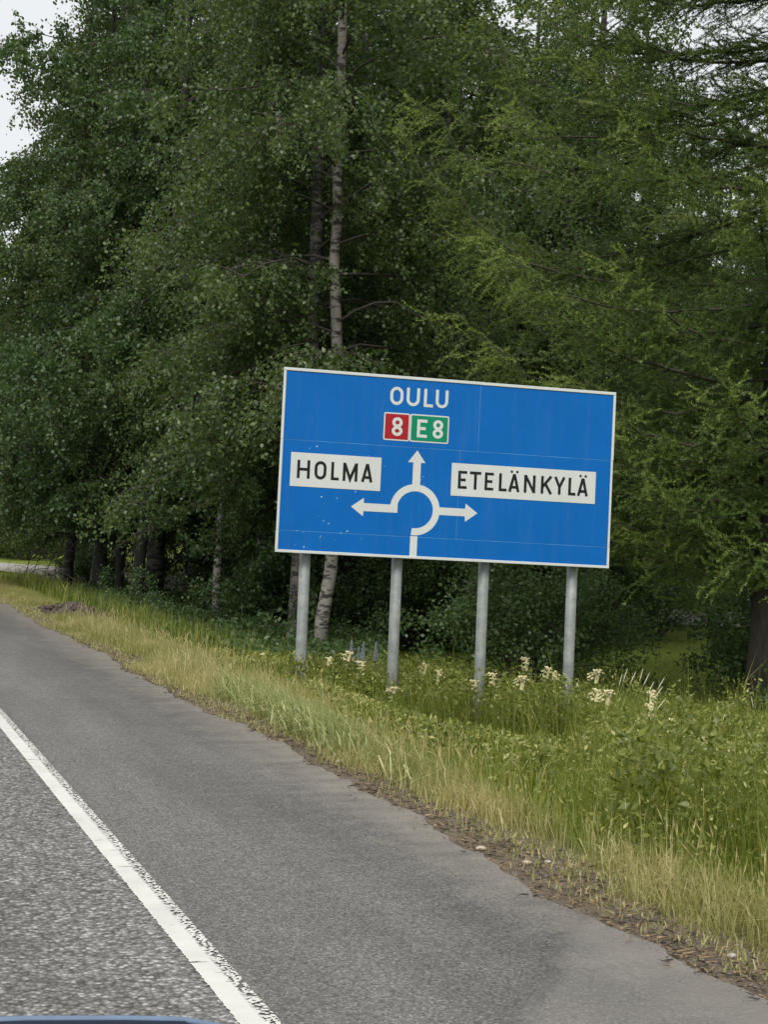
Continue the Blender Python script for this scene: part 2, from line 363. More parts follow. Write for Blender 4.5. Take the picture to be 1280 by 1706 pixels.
# gravel side road joining further ahead
P0 = on_z(-200, 932, 0)[:2]; P1 = on_z(0, 941, 0)[:2]; P2 = on_z(95, 950, 0)[:2]; P3 = np.array([13.0, 33.0]); P4 = np.array([40, 28.0])
cl = np.array([[2.4, 47.5], P1, P2, [8.5, 36.5], P3, P4])
T = np.gradient(cl, axis=0); Nn = np.stack([-T[:, 1], T[:, 0]], -1); Nn /= np.linalg.norm(Nn, axis=1)[:, None]
A = cl + Nn*1.9; B = cl - Nn*1.9
V = np.concatenate([np.column_stack([A, gz(A[:, 0], A[:, 1])+.05]), np.column_stack([B, gz(B[:, 0], B[:, 1])+.05])])
n = len(cl); F_ = [(i+n, i+n+1, i+1, i) for i in range(n-1)]
tag(link('side_road', np_mesh('side_road', V, F_), [M['gravel']]), 'pale gravel side road beyond the trees', 'road', kind='structure')

# ------------------------------------------------------------------ the sign
SW, SH = 3.3, 1.735
s_yaw, s_roll, s_tilt = .162, .0128, -.022
rx = np.array([math.cos(s_yaw), -math.sin(s_yaw), 0]); nn = np.array([-math.sin(s_yaw), -math.cos(s_yaw), 0]); uz = np.array([0, 0, 1.0])
uz2 = uz*math.cos(s_tilt) + nn*math.sin(s_tilt)
ax = rx*math.cos(s_roll) - uz2*math.sin(s_roll); az_ = uz2*math.cos(s_roll) + rx*math.sin(s_roll); ay = np.cross(az_, ax)
SC = np.array([5.557, 12.660, 1.952])
base_pt = SC - az_*(SH/2) ; base_pt = np.array([SC[0], SC[1], float(gz(SC[0], SC[1]))])
sign = empty('direction_sign', base_pt)
tag(sign, 'blue roundabout direction sign on four steel posts', 'road sign')
MS = Matrix(((ax[0], ay[0], az_[0], SC[0]-base_pt[0]), (ax[1], ay[1], az_[1], SC[1]-base_pt[1]), (ax[2], ay[2], az_[2], SC[2]-base_pt[2]), (0, 0, 0, 1)))
def su(u): return (u-.5)*SW
def sv(v): return (.5-v)*SH
def on_sign(mb, name, mats, parent=None):
    me = mb.mesh(name); o = link(name, me, mats if isinstance(mats, list) else [mats], parent or sign)
    if parent is None: o.matrix_local = MS
    return o
# backing sheet seen through the joints, then the blue boards
mb = MB(); mb.box(su(.003), su(.997), -.0008, .012, sv(.995), sv(.005)); on_sign(mb, 'backing_sheet', M['seam'])
rows = [(.004, .389, [.004, .5813, .996]), (.389, .8802, [.004, .5276, .996]), (.8802, .996, [.004, .128, .247, .5797, .996])]
gp = .0034
panels = []
for v0, v1, us in rows:
    for u0, u1 in zip(us[:-1], us[1:]):
        x0, x1, z0, z1 = su(u0)+gp/2, su(u1)-gp/2, sv(v1)+gp/2, sv(v0)-gp/2
        if v0 > .85: x0 -= gp*.35; x1 += gp*.35
        mb = MB(); e = .0012
        mb.add([(x0,0.004,z0),(x1,0.004,z0),(x1,0.004,z1),(x0,0.004,z1),(x0,-.001,z0),(x1,-.001,z0),(x1,-.001,z1),(x0,-.001,z1),
                (x0+e,-.002,z0+e),(x1-e,-.002,z0+e),(x1-e,-.002,z1-e),(x0+e,-.002,z1-e)],
               [(0,1,5,4),(1,2,6,5),(2,3,7,6),(3,0,4,7),(4,5,9,8),(5,6,10,9),(6,7,11,10),(7,4,8,11),(8,9,10,11)])
        panels.append(on_sign(mb, 'panel', M['blue']))
# white rim: four profiles, each in lengths butted at the board joints
bw = .0300
def rim(x0, x1, z0, z1):
    mb = MB(); e = .003
    mb.add([(x0,.014,z0),(x1,.014,z0),(x1,.014,z1),(x0,.014,z1),(x0,-.007,z0),(x1,-.007,z0),(x1,-.007,z1),(x0,-.007,z1),
            (x0+e,-.010,z0+e),(x1-e,-.010,z0+e),(x1-e,-.010,z1-e),(x0+e,-.010,z1-e)],
           [(0,3,2,1),(0,1,5,4),(1,2,6,5),(2,3,7,6),(3,0,4,7),(4,5,9,8),(5,6,10,9),(6,7,11,10),(7,4,8,11),(8,9,10,11)])
    return on_sign(mb, 'rim', M['white'])
X0, X1, Z0, Z1 = -SW/2, SW/2, -SH/2, SH/2
rim(X0, su(.581), Z1-bw*.95, Z1); rim(su(.581)+.001, X1, Z1-bw, Z1-.001)
rim(X0+.001, su(.58), Z0, Z0+bw*.9); rim(su(.58)+.001, X1-.001, Z0+.001, Z0+bw*.9)
zz = [Z0+bw*.9, sv(.8802), sv(.389), Z1-bw]
for k in range(3):
    rim(X0+(.0, .002, .001)[k], X0+bw*.85, zz[k]+.0008, zz[k+1]-.0008)
    rim(X1-bw*.85, X1-(.002, .004, .0)[k], zz[k]+.0008, zz[k+1]-.0008)

def stroke(pl, w, closed=False):
    """outline polygons (list of convex quads) of a polyline with mitred joints"""
    P = [np.array(p, float) for p in pl]; n = len(P); L, R_ = [], []
    for i in range(n):
        a = P[i-1] if (i > 0 or closed) else None; c_ = P[(i+1) % n] if (i < n-1 or closed) else None
        d1 = (P[i]-a)/np.linalg.norm(P[i]-a) if a is not None else None
        d2 = (c_-P[i])/np.linalg.norm(c_-P[i]) if c_ is not None else None
        if d1 is None: d1 = d2
        if d2 is None: d2 = d1
        n1 = np.array([-d1[1], d1[0]]); n2 = np.array([-d2[1], d2[0]]); mnr = n1+n2; mnr /= np.linalg.norm(mnr)
        k = w/2/max(.35, mnr @ n1); L.append(P[i]+mnr*k); R_.append(P[i]-mnr*k)
    return L, R_
def add_stroke(mb, pl, w, y0, y1, closed=False):
    L, R_ = stroke(pl, w, closed); n = len(L); vs_ = []
    for y in (y0, y1):
        for p in L: vs_.append((p[0], y, p[1]))
        for p in R_: vs_.append((p[0], y, p[1]))
    fs = []
    for i in range(n if closed else n-1):
        j = (i+1) % n
        fs += [(i, n+i, n+j, j), (i, j, 2*n+j, 2*n+i), (n+i, 3*n+i, 3*n+j, n+j)]
    if not closed: fs += [(0, 2*n, 3*n, n), (n-1, 2*n-1, 4*n-1, 3*n-1)]
    mb.add(vs_, fs)
def arc(cx, cz, r, a0, a1, k=10, rz=None):
    return [(cx+r*math.cos(rad(a0+(a1-a0)*i/k)), cz+(rz or r)*math.sin(rad(a0+(a1-a0)*i/k))) for i in range(k+1)]
def glyph(ch, w, h, s):
    """centre lines of a letter in a box w x h; list of (points, closed)"""
    a, b_ = s/2, w-s/2; lo, hi = s/2, h-s/2; r = (b_-a)/2; cx = w/2
    if ch == 'O': return [(arc(cx, hi-r*1.05, r, 0, 180, 12, r*1.05) + arc(cx, lo+r*1.05, r, 180, 360, 12, r*1.05), True)]
    if ch == 'U': return [([(a, h)] + arc(cx, lo+r, r, 180, 360, 12) + [(b_, h)], False)]
    if ch == 'L': return [([(a, h), (a, lo), (w, lo)], False)]
    if ch == 'H': return [([(a, 0), (a, h)], False), ([(b_, 0), (b_, h)], False), ([(a, h*.5), (b_, h*.5)], False)]
    if ch == 'M': return [([(a, 0), (a, h)], False), ([(b_, 0), (b_, h)], False), ([(a*1.15, h*.985-s*.2), (cx, s*.75), (w-a*1.15, h*.985-s*.2)], False)]
    if ch in 'AÄ': return [([(a*.95, 0), (cx-.001, h)], False), ([(w-a*.95, 0), (cx+.001, h)], False), ([(w*.24, h*.26), (w*.76, h*.26)], False)]
    if ch == 'E': return [([(w, hi), (a, hi), (a, lo), (w, lo)], False), ([(a, h*.5), (w*.86, h*.5)], False)]
    if ch == 'T': return [([(0, hi), (w, hi)], False), ([(cx, 0), (cx, hi)], False)]
    if ch == 'N': return [([(a, 0), (a, h)], False), ([(b_, 0), (b_, h)], False), ([(a*1.1, h-s*.3), (w-a*1.1, s*.3)], False)]
    if ch == 'K': return [([(a, 0), (a, h)], False), ([(w-a*.9, h), (a, h*.36)], False), ([(w*.36, h*.60), (w-a*.7, 0)], False)]
    if ch == 'Y': return [([(a*.8, h), (cx, h*.42)], False), ([(w-a*.8, h), (cx, h*.42)], False), ([(cx, 0), (cx, h*.47)], False)]
    if ch == '8':
        r1, r2 = r*.94, r; c1, c2 = h*.74, h*.275
        return [(arc(cx, c2, r2, 90, 450, 22, h*.275-s/2)[:-1], True), (arc(cx, c1, r1, -90, 270, 22, h*.26-s/2+.004)[:-1], True)]
def word(name, letters, v_base, h, s, mat, y_top):
    """letters: (character, u_left, u_right)"""
    mb = MB(); k = 0
    for ch, ul, ur in letters:
        x0 = su(ul); w = su(ur)-su(ul)
        for pts, cl_ in glyph(ch, w, h, s):
            add_stroke(mb, [(x0+p[0], sv(v_base)+p[1]) for p in pts], s, y_top-.0012-.0004*(k % 4), y_top+.001, cl_); k += 1
        if ch == 'Ä':
            for dx in (.26, .74):
                q = arc(x0+w*dx, sv(v_base)+h*1.13, s*.47, 0, 360, 12)[:-1]
                mb.prism(q, y_top-.0016, y_top+.001)
    return on_sign(mb, name, mat)
YP = -.002
word('place_name', [('O', .3118, .3506), ('U', .3604, .3995), ('L', .4121, .4396), ('U', .4472, .4846)], .1615, .1735, .0285, M['white'], YP)
def rrect(u0, u1, v0, v1, r):
    x0, x1, z0, z1 = su(u0), su(u1), sv(v1), sv(v0)
    return arc(x1-r, z1-r, r, 0, 90, 5)+arc(x0+r, z1-r, r, 90, 180, 5)+arc(x0+r, z0+r, r, 180, 270, 5)+arc(x1-r, z0+r, r, 270, 360, 5)
for u0, u1, mt in ((.2966, .3737, 'red'), (.3745, .4905, 'green')):
    mb = MB(); mb.prism(rrect(u0, u1, .2045, .3575, .018), YP-.0025, YP+.001); pl = on_sign(mb, 'route_badge', M['white'])
    mb = MB(); ux, vx = .0125/SW, .0125/SH
    mb.prism(rrect(u0+ux, u1-ux, .2045+vx, .3575-vx, .007), YP-.0035, YP-.0020); on_sign(mb, 'badge_field', M[mt], pl)
word('route_number', [('8', .3208, .3526)], .3315, .1735, .0290, M['white'], YP-.0035)
word('route_number', [('E', .3955, .4254), ('8', .4424, .4735)], .3318, .1735, .0290, M['white'], YP-.0035)
for u0, u1, v0, v1, let in ((.0325, .2950, .4565, .6400, [('H', .0515, .0884), ('O', .1018, .1360), ('L', .1497, .1729), ('M', .1839, .2268), ('A', .2382, .2712)]),
                            (.5046, .9470, .4595, .6405, [('E', .5250, .5518), ('T', .5600, .5942), ('E', .6055, .6326), ('L', .6488, .6730), ('Ä', .6780, .7125), ('N', .7255, .7605),
                                                          ('K', .7775, .8120), ('Y', .8180, .8520), ('L', .8625, .8852), ('Ä', .8903, .9240)])):
    mb = MB(); mb.prism([(su(u1), sv(v1)), (su(u1), sv(v0)), (su(u0), sv(v0)), (su(u0), sv(v1))], YP-.003, YP+.001); on_sign(mb, 'name_plate', M['white'])
    word('place_name', let, .5955 if u0 < .3 else .5995, .1720, .0268, M['black'], YP-.003)
# roundabout diagram
cx, cz = su(.4005), sv(.7309); ro, ri = .2435, .1765
mb = MB(); o1 = arc(cx, cz, ro, 184, -97, 60); i1 = arc(cx, cz, ri, 191, -97, 60); yv0, yv1 = YP-.0015, YP+.001
n = len(o1); mb.add([(p[0], yv0, p[1]) for p in o1+i1]+[(p[0], yv1, p[1]) for p in o1+i1],
    [(i, i+1, n+i+1, n+i) for i in range(n-1)]+[(i, 2*n+i, 2*n+i+1, i+1) for i in range(n-1)]+[(n+i, n+i+1, 3*n+i+1, 3*n+i) for i in range(n-1)])
on_sign(mb, 'roundabout_ring', M['white'])
def arrow(poly, k):
    mb = MB(); mb.prism([(su(u), sv(v)) for u, v in poly], YP-.0015-.0004*k, YP+.001); return on_sign(mb, 'direction_arrow', M['white'])
arrow([(.3892, .595), (.4122, .595), (.4122, .4712), (.4254, .4712), (.3997, .4041), (.3737, .4712), (.3892, .4712)], 1)
arrow([(.3490, .7098), (.2493, .7098), (.2487, .6819), (.2122, .7324), (.2487, .7828), (.2493, .7540), (.3490, .7530)], 2)
arrow([(.4660, .7093), (.5505, .7093), (.5512, .6803), (.5876, .7303), (.5512, .7820), (.5505, .7515), (.4660, .7515)], 1)
mb = MB(); mb.prism([(su(.3906), sv(.986)), (su(.4118), sv(.986)), (su(.4118), sv(.8762)), (su(.3906), sv(.8762))], YP-.0016, YP+.001); on_sign(mb, 'approach_road', M['white'])
# chipped paint flakes
rng = np.random.default_rng(5); mb = MB()
flakes = [(.126,.690,.016,.03), (.17,.692,.014,.02), (.223,.652,.012,.028), (.135,.818,.012,.02), (.15,.832,.012,.03), (.118,.795,.006,.008), (.205,.868,.02,.03), (.187,.88,.01,.03),
          (.060,.880,.035,.008), (.078,.886,.012,.012), (.082,.965,.016,.03), (.057,.957,.008,.022), (.105,.418,.02,.03), (.085,.43,.012,.02), (.256,.448,.012,.02), (.305,.502,.006,.035),
          (.421,.547,.012,.03), (.414,.565,.012,.018), (.423,.588,.016,.012), (.43,.598,.008,.008), (.747,.752,.007,.008), (.128,.905,.004,.05), (.247,.902,.004,.045), (.333,.675,.008,.012), (.17,.92,.006,.012), (.128,.975,.006,.014)]
for u, v_, w, h in flakes:
    w *= .62; h *= .62
    k = 7; an = np.sort(rng.uniform(0, 6.28, k)); q = [(su(u)+w*.7*math.cos(t)*rng.uniform(.5, 1.1)+.3*h*math.sin(t), sv(v_)+h*.55*math.sin(t)*rng.uniform(.6, 1.1)) for t in an]
    mb.prism(q, YP-.0006, YP+.0005)
tag(on_sign(mb, 'paint_chips', M['chip']), kind='stuff')
# rails behind and four round posts
for v_ in (.15, .5, .85):
    mb = MB(); mb.box(su(.01), su(.99), .013, .045, sv(v_)-.03, sv(v_)+.03); on_sign(mb, 'mounting_rail', M['zinc'])
for u, du in ((.0880, .0), (.3590, .0), (.6215, 0), (.8955, .0)):
    top = SC + ax*su(u) + az_*(SH/2-.06) + ay*.105
    bot_z = -.75
    pxz = np.array([SC[0]+ax[0]*su(u)+ay[0]*.105, SC[1]+ax[1]*su(u)+ay[1]*.105])
    P = np.array([[pxz[0]-base_pt[0], pxz[1]-base_pt[1], bot_z-base_pt[2]-.1], [top[0]-base_pt[0]-.004, top[1]-base_pt[1], .6], top-base_pt])
    mb = MB(); mb.tube(P, [.053]*3, 20); po = mb.build('post', M['zinc'], sign, smooth=False)
    for p_ in po.data.polygons: p_.use_smooth = len(p_.vertices) == 4

# ------------------------------------------------------------------ vegetation generators
def leaf_quads(P, size, rng, down=.5, aspect=.72):
    n = len(P)
    a = rng.normal(size=(n, 3)); a[:, 2] -= down*1.6; a /= np.linalg.norm(a, axis=1)[:, None]
    b_ = np.cross(a, rng.normal(size=(n, 3))); b_ /= np.linalg.norm(b_, axis=1)[:, None]+1e-9
    L = size*rng.uniform(.7, 1.25, n); L = L[:, None]; Wd = L*aspect/2
    V = np.stack([P, P+a*L*.42+b_*Wd, P+a*L, P+a*L*.42-b_*Wd], 1).reshape(-1, 3)
    return V, np.arange(4*n).reshape(n, 4)
def limb_curve(p0, az, elev, L, droop, k=8, rng=None):
    s = np.linspace(0, 1, k); h = np.array([math.cos(az), math.sin(az), 0])
    w = rng.normal(0, .03, (k, 3))*L; w[0] = 0
    return p0 + np.outer(s*L*math.cos(elev), h) + np.outer(L*(math.sin(elev)*s - droop*s**2.2), [0, 0, 1.0]) + w*s[:, None]
def interp(P, s):
    s = np.asarray(s)*(len(P)-1); i = np.minimum(s.astype(int), len(P)-2); f = (s-i)[:, None]
    return P[i]*(1-f)+P[i+1]*f
def broadleaf(seed, path, H, base, R, leaf=.068, dens=.98, front=None, fmul=.55, minz=.5, hi_z=13.0, droop=.75, low_elev=.25, r0=.13, gap=.22, trunk_seg=10, wid=.45):
    """trunk with limbs, and a crown of single leaves on hanging twigs. path(z) -> xy of the stem."""
    rng = np.random.default_rng(seed); tr = MB()
    zs = np.linspace(-.15, H, 26); P = np.array([[*path(z), z] for z in zs])
    rr = r0*(1-np.clip(zs, 0, H)/H)**.75 + .012; rr[0] *= 1.22; rr[1] *= 1.05
    tr.tube(P, rr, trunk_seg, 0)
    n = int((H-base)/gap); LP = []
    for i in range(n):
        t = (i+rng.random())/n; z0 = base+(H*.985-base)*t
        az = i*2.39996+rng.normal(0, .35)
        high = z0 > hi_z
        if high and t < .8 and rng.random() < .4: continue
        L = R*(.62+.38*math.sin(math.pi*min(1, t*1.15+.2)))*(1-t**2.6*.75)*rng.uniform(.72, 1.12)
        if front is not None:
            c_ = math.cos(az-front); L *= 1-(1-fmul)*max(0, c_)**1.2
        elev = low_elev+.75*t+rng.normal(0, .12)
        C_ = limb_curve(np.array([*path(z0), z0]), az, elev, L, droop*rng.uniform(.7, 1.2)*(1-.4*t), 8, rng)
        rl = r0*.30*(1-t*.6)
        tr.tube(C_, np.linspace(rl, .006, 8), 5, 1, cap=False)
        ns = int(rng.integers(10, 15)*L/2.4*dens)+3
        for q in range(ns):
            s0 = rng.uniform(.18, 1)
            p0 = interp(C_, [s0])[0]; a2 = az+rng.choice([-1, 1])*rng.uniform(.25, 1.25); l2 = (.20+.25*(1-s0*.4))*L*rng.uniform(.6, 1.2)*wid/.45
            C2 = limb_curve(p0, a2, rng.uniform(-.15, .5), l2, rng.uniform(.35, .95), 5, rng)
            if l2 > .45: tr.tube(C2, np.linspace(.008, .003, 5), 3, 1, cap=False)
            nt_ = max(4, int(l2*12)); st = rng.uniform(.1, 1, nt_); pt = interp(C2, st)
            tl = rng.uniform(.18, .62, nt_); d = rng.normal(size=(nt_, 3))*.5; d[:, 2] -= .75; d[:, 0] += .3*math.cos(a2); d[:, 1] += .3*math.sin(a2)
            d /= np.linalg.norm(d, axis=1)[:, None]
            k = np.maximum(4, tl*(20 if high else 30)).astype(int)
            ii = np.repeat(np.arange(nt_), k); ss = rng.uniform(.05, 1, len(ii))
            LP.append(pt[ii]+d[ii]*(tl[ii]*ss)[:, None]+rng.normal(0, .04, (len(ii), 3)))
    LP = np.concatenate(LP); LP = LP[LP[:, 2] > minz+rng.normal(0, .22, len(LP))]
    V, Fa = leaf_quads(LP, leaf, rng)
    clump = .5+.5*vnoise(LP[:, 0]*1.3, LP[:, 1]*1.3+LP[:, 2]*1.9, 1.0)
    tint = np.repeat(np.clip(rng.beta(2, 3, len(LP))*.75+.25*clump, 0, 1), 4)
    return tr.mesh('trunk', True), np_mesh('crown', V, Fa, tint)
def straight(lean=(0, 0), wob=.12, ph=0.0):
    return lambda z: np.array([lean[0]*z+wob*math.sin(z*.45+ph)-wob*math.sin(ph), lean[1]*z+wob*.7*math.sin(z*.38+ph*1.7)-wob*.7*math.sin(ph*1.7)])
def tree(name, loc, meshes, barks, leafm, label, cat, group=None, rz=0.0, scale=1.0):
    e_ = empty(name, loc, rz); e_.scale = (scale,)*3
    link('trunk', meshes[0], barks, e_); link('crown', meshes[1], [leafm], e_)
    return tag(e_, label, cat, group)

def px_path(base, pts, dist_fn=None):
    """stem that passes through pixels pts (px,py) at the depth of its base"""
    d0 = float((base-CAM) @ FWD); Q = np.array([at(px, py, d0) for px, py in pts]) - base
    zs = np.concatenate([[0], Q[:, 2]]); xs_ = np.concatenate([[0], Q[:, 0]]); ys_ = np.concatenate([[0], Q[:, 1]])
    o = np.argsort(zs); zs, xs_, ys_ = zs[o], xs_[o], ys_[o]
    sl = ((xs_[-1]-xs_[-2])/(zs[-1]-zs[-2]), (ys_[-1]-ys_[-2])/(zs[-1]-zs[-2]))
    def f(z):
        if z > zs[-1]: return np.array([xs_[-1]+sl[0]*.4*(z-zs[-1]), ys_[-1]+sl[1]*.4*(z-zs[-1])])
        return np.array([np.interp(z, zs, xs_), np.interp(z, zs, ys_)])
    return f
def gp_(px, py, z=-.6):
    p = on_z(px, py, z); p[2] = float(gz(p[0], p[1])); return p
def fr(p): return math.atan2(-p[1], -p[0])            # azimuth from a tree towards the road and the photographer

WB = [M['bark_white'], M['twig']]; GB = [M['bark_grey'], M['twig']]; AB = [M['bark_alder'], M['twig']]
# birches whose stems can be seen
b1 = gp_(533, 1098)
tree('birch_tree', b1, broadleaf(11, px_path(b1, [(524, 1088), (550, 975), (566, 700), (556, 410), (565, 340), (560, 240), (569, 110), (571, 0)]), 19, 2.9, 3.3, front=fr(b1), fmul=1.0, r0=.092, dens=1.0),
     WB, M['birch_leaf'], 'tall white-barked birch rising straight behind the middle of the sign', 'tree')
b2 = gp_(493, 1088)
tree('birch_tree', b2, broadleaf(12, px_path(b2, [(497, 980), (512, 700), (523, 545), (530, 300), (540, 0)]), 15, 2.4, 2.7, front=fr(b2), fmul=.8, r0=.13),
     GB, M['birch_leaf'], 'grey birch stem close behind the leftmost sign post', 'tree')
b3 = gp_(432, 1052)
tree('birch_tree', b3, broadleaf(13, px_path(b3, [(445, 800), (463, 260), (457, 130), (448, 0)]), 19, 2.8, 3.3, front=fr(b3), fmul=.15, r0=.14, minz=2.2),
     WB, M['birch_leaf'], 'birch whose pale stem shows high up left of the sign', 'tree')
b4 = gp_(359, 1056)
tree('birch_tree', b4, broadleaf(14, px_path(b4, [(362, 960), (372, 800), (380, 400)]), 8.8, 2.1, 2.5, front=fr(b4), fmul=1., r0=.075, minz=2.0),
     WB, M['birch_leaf'], 'slim young birch with a thin pale stem', 'tree')
b5 = gp_(256, 1024)
tree('birch_tree', b5, broadleaf(15, px_path(b5, [(258, 960), (262, 880), (280, 500)]), 19, 2.2, 3.5, front=fr(b5), r0=.19, fmul=1., minz=2.0, hi_z=14.5, dens=.75),
     GB, M['birch_leaf'], 'thick mossy birch trunk next to the dark clump of stems', 'tree')
b6 = gp_(312, 1008)
tree('birch_tree', b6, broadleaf(16, px_path(b6, [(322, 960), (335, 880), (350, 500)]), 19, 2.6, 3.3, front=fr(b6), r0=.25, fmul=1., dens=.65, minz=2.0),
     WB, M['birch_leaf'], 'leaning birch with pinkish white bark at its foot', 'tree')
# dark clump of alder stems at the left
for k, (px, py, tx, r_, lab) in enumerate([(172, 1018, 166, .125, 'dark alder stem at the outer side of the clump'), (196, 1024, 203, .085, 'dark slim alder stem in the middle of the clump'),
                                 (226, 1032, 238, .11, 'dark alder stem of the clump beside the mossy birch')]):
    p = gp_(px, py)
    tree('alder_tree', p, broadleaf(30+k, px_path(p, [(px+(tx-px)*.4, 960), (tx, 870), (tx+(tx-px)*2+20, 500)]), (18, 13, 17)[k], 2.0, (4.3, 2.6, 3.2)[k], front=fr(p), fmul=1.0, r0=r_, leaf=.088, dens=.7, droop=.7, low_elev=.1, minz=2.0, hi_z=15),
         AB, M['alder_leaf'], lab, 'tree')

# generic crowns shared by the trees further back
G = [broadleaf(51, straight((.01, 0), .15, .3), 19, 2.0, 3.5, leaf=.088, dens=.72, minz=1.6, hi_z=15.5, r0=.15, trunk_seg=7),
     broadleaf(52, straight((-.02, .01), .2, 1.9), 18.5, 1.6, 3.6, leaf=.088, dens=.72, minz=1.6, hi_z=15.5, r0=.14, trunk_seg=7),
     broadleaf(53, straight((.0, .01), .1, 1.0), 16.5, 1.2, 3.3, leaf=.092, dens=.68, hi_z=15, r0=.13, trunk_seg=7, low_elev=.05)]
rng = np.random.default_rng(9)
back = [(6.1, 34.8, 0, 1.0), (5.2, 33.6, 1, .8), (14.4, 25.6, 0, .9), (17.4, 29.0, 1, .9), (6.9, 39.6, 1, 1.0), (9.4, 37.4, 1, 1.05), (10.0, 31.5, 2, 1.0), (9.6, 27.0, 0, 1.0), (11.0, 24.8, 1, .95), (12.5, 29.0, 0, 1.0), (13.0, 35.0, 1, 1.05), (11.4, 44.5, 0, 1.1),
        (15.8, 31.5, 2, 1.05), (16.0, 38.5, 0, 1.05), (8.6, 23.8, 2, .9), (12.9, 24.2, 2, .72), (19.5, 36.0, 1, .85), (20.0, 29.5, 2, .8), (9.3, 48.5, 1, 1.0), (13.5, 46.0, 1, 1.1), (21.5, 43.0, 0, .9), (24.0, 33.0, 1, .8), (8.3, 44.0, 0, 1.0), (14.8, 27.8, 1, .8), (17.6, 33.6, 0, .85), (22.3, 37.0, 2, .85), (11.0, 41.0, 2, 1.1), (26.5, 42.0, 1, .95), (18.6, 41.0, 2, .95), (6.0, 66.0, 2, 1.0), (9.0, 69.0, 2, 1.0), (12.5, 66.0, 2, 1.0), (15.0, 60.0, 2, 1.0)]
for x, y, k, sc_ in back:
    kd = ('birch', 'birch', 'alder')[k]
    lab = ('leafy %s in the dense wood straight behind the sign' if x < 14 else 'leafy %s standing behind the larch boughs') % kd
    if x < 9.5 and y > 30: lab = 'leafy %s rising behind the dark clump of stems' % kd
    if y > 55: lab = 'distant alder beyond the gravel side road'
    tree(kd+'_tree', (x, y, float(gz(x, y))-.03), G[k], (GB, GB, AB)[k], (M['birch_leaf'], M['birch_leaf'], M['alder_leaf'])[k], lab, 'tree', 'trees of the wood behind the sign', rz=rng.uniform(0, 6.28), scale=sc_)

# undergrowth bushes
def bush(seed, H, R, nst=26, leaf=.06, per=1.0):
    rng = np.random.default_rng(seed); tr = MB(); LP = []
    for i in range(nst):
        az = rng.uniform(0, 6.28); L = H*rng.uniform(.6, 1.1); el = rng.uniform(.5, 1.4)
        C_ = limb_curve(np.array([math.cos(az)*.1, math.sin(az)*.1, -.05]), az, el, L*min(1.3, R/H/math.cos(el)*.9+.35), rng.uniform(.1, .45), 7, rng)
        C_[:, 2] = np.maximum(C_[:, 2], -.05)
        tr.tube(C_, np.linspace(.018, .004, 7), 4, 0, cap=False)
        for q in range(14):
            p0 = interp(C_, [rng.uniform(.25, 1)])[0]; C2 = limb_curve(p0, az+rng.normal(0, 1.2), rng.uniform(-.3, .8), rng.uniform(.25, .6)*H*.5, .4, 4, rng)
            k = int(26*per); LP.append(interp(C2, rng.uniform(0, 1, k))+rng.normal(0, .07, (k, 3)))
    LP = np.concatenate(LP); LP[:, 2] = np.abs(LP[:, 2])+.03
    V, Fa = leaf_quads(LP, leaf, rng, .1); tint = np.repeat(rng.beta(2, 2.5, len(LP)), 4)
    return tr.mesh('stem', True), np_mesh('foliage', V, Fa, tint)
BU = [bush(71, 2.4, 1.7), bush(72, 1.8, 1.5), bush(73, 1.3, 1.3, 20)]
def put_bush(x, y, k, sc_, leafm, label, group, z=None):
    e_ = empty('bush', (x, y, float(gz(x, y)) if z is None else z), rng.uniform(0, 6.28)); e_.scale = (sc_,)*3
    link('stem', BU[k][0], [M['twig']], e_)
    me = BU[k][1] if leafm == 'alder_leaf' else LITE[k]
    link('foliage', me, [M[leafm]], e_); return tag(e_, label, 'bush', group)
LITE = [b_[1].copy() for b_ in BU]
for x, y, k, sc_ in [(9.0, 22.6, 0, 1.0), (10.3, 22.2, 1, 1.1), (11.6, 23.6, 0, 1.1), (12.9, 25.2, 0, 1.15), (14.6, 26.2, 1, 1.3), (16.5, 26.5, 0, 1.1), (8.0, 24.6, 0, 1.1), (7.9, 28.3, 2, 1.0), (9.5, 29.5, 0, 1.2), (11.0, 33.0, 0, 1.4), (13.6, 30.5, 0, 1.4), (8.9, 17.6, 1, .95), (9.6, 18.6, 0, .85), (11.3, 14.9, 2, 1.0), (12.2, 15.8, 1, 1.1)]:
    put_bush(x, y, k, sc_, 'alder_leaf', 'dark bush at the foot of the larch' if (x > 11 and y < 17) else 'dark bush at the edge of the lawn patch' if y < 20 else 'tall dark bush in the wood edge beyond the lawn' if y < 27 else 'dark bush deep in the shade of the wood', 'undergrowth bushes under the trees')
for px, py, sc_ in ((165, 1012, .62), (215, 1030, .7), (290, 1040, .7)):
    p = gp_(px, py+14, -.5); put_bush(p[0], p[1], 2, sc_, 'alder_leaf', 'low dark bush before the clump of stems', 'low bushes before the stems')
p = gp_(128, 990, -.5); put_bush(p[0]+.3, p[1], 2, .85, 'alder_leaf', 'low dark bush beside the soil heap', None)
for px, d in [(-30, 52), (10, 54), (45, 51), (85, 55), (120, 53), (160, 56), (285, 50)]:
    q = at(px, 920, d); put_bush(q[0], q[1], int(rng.integers(0, 3)), 1.0+.25*rng.random(), 'bush_leaf', 'bright green bush beyond the gravel side road', 'bushes beyond the side road')

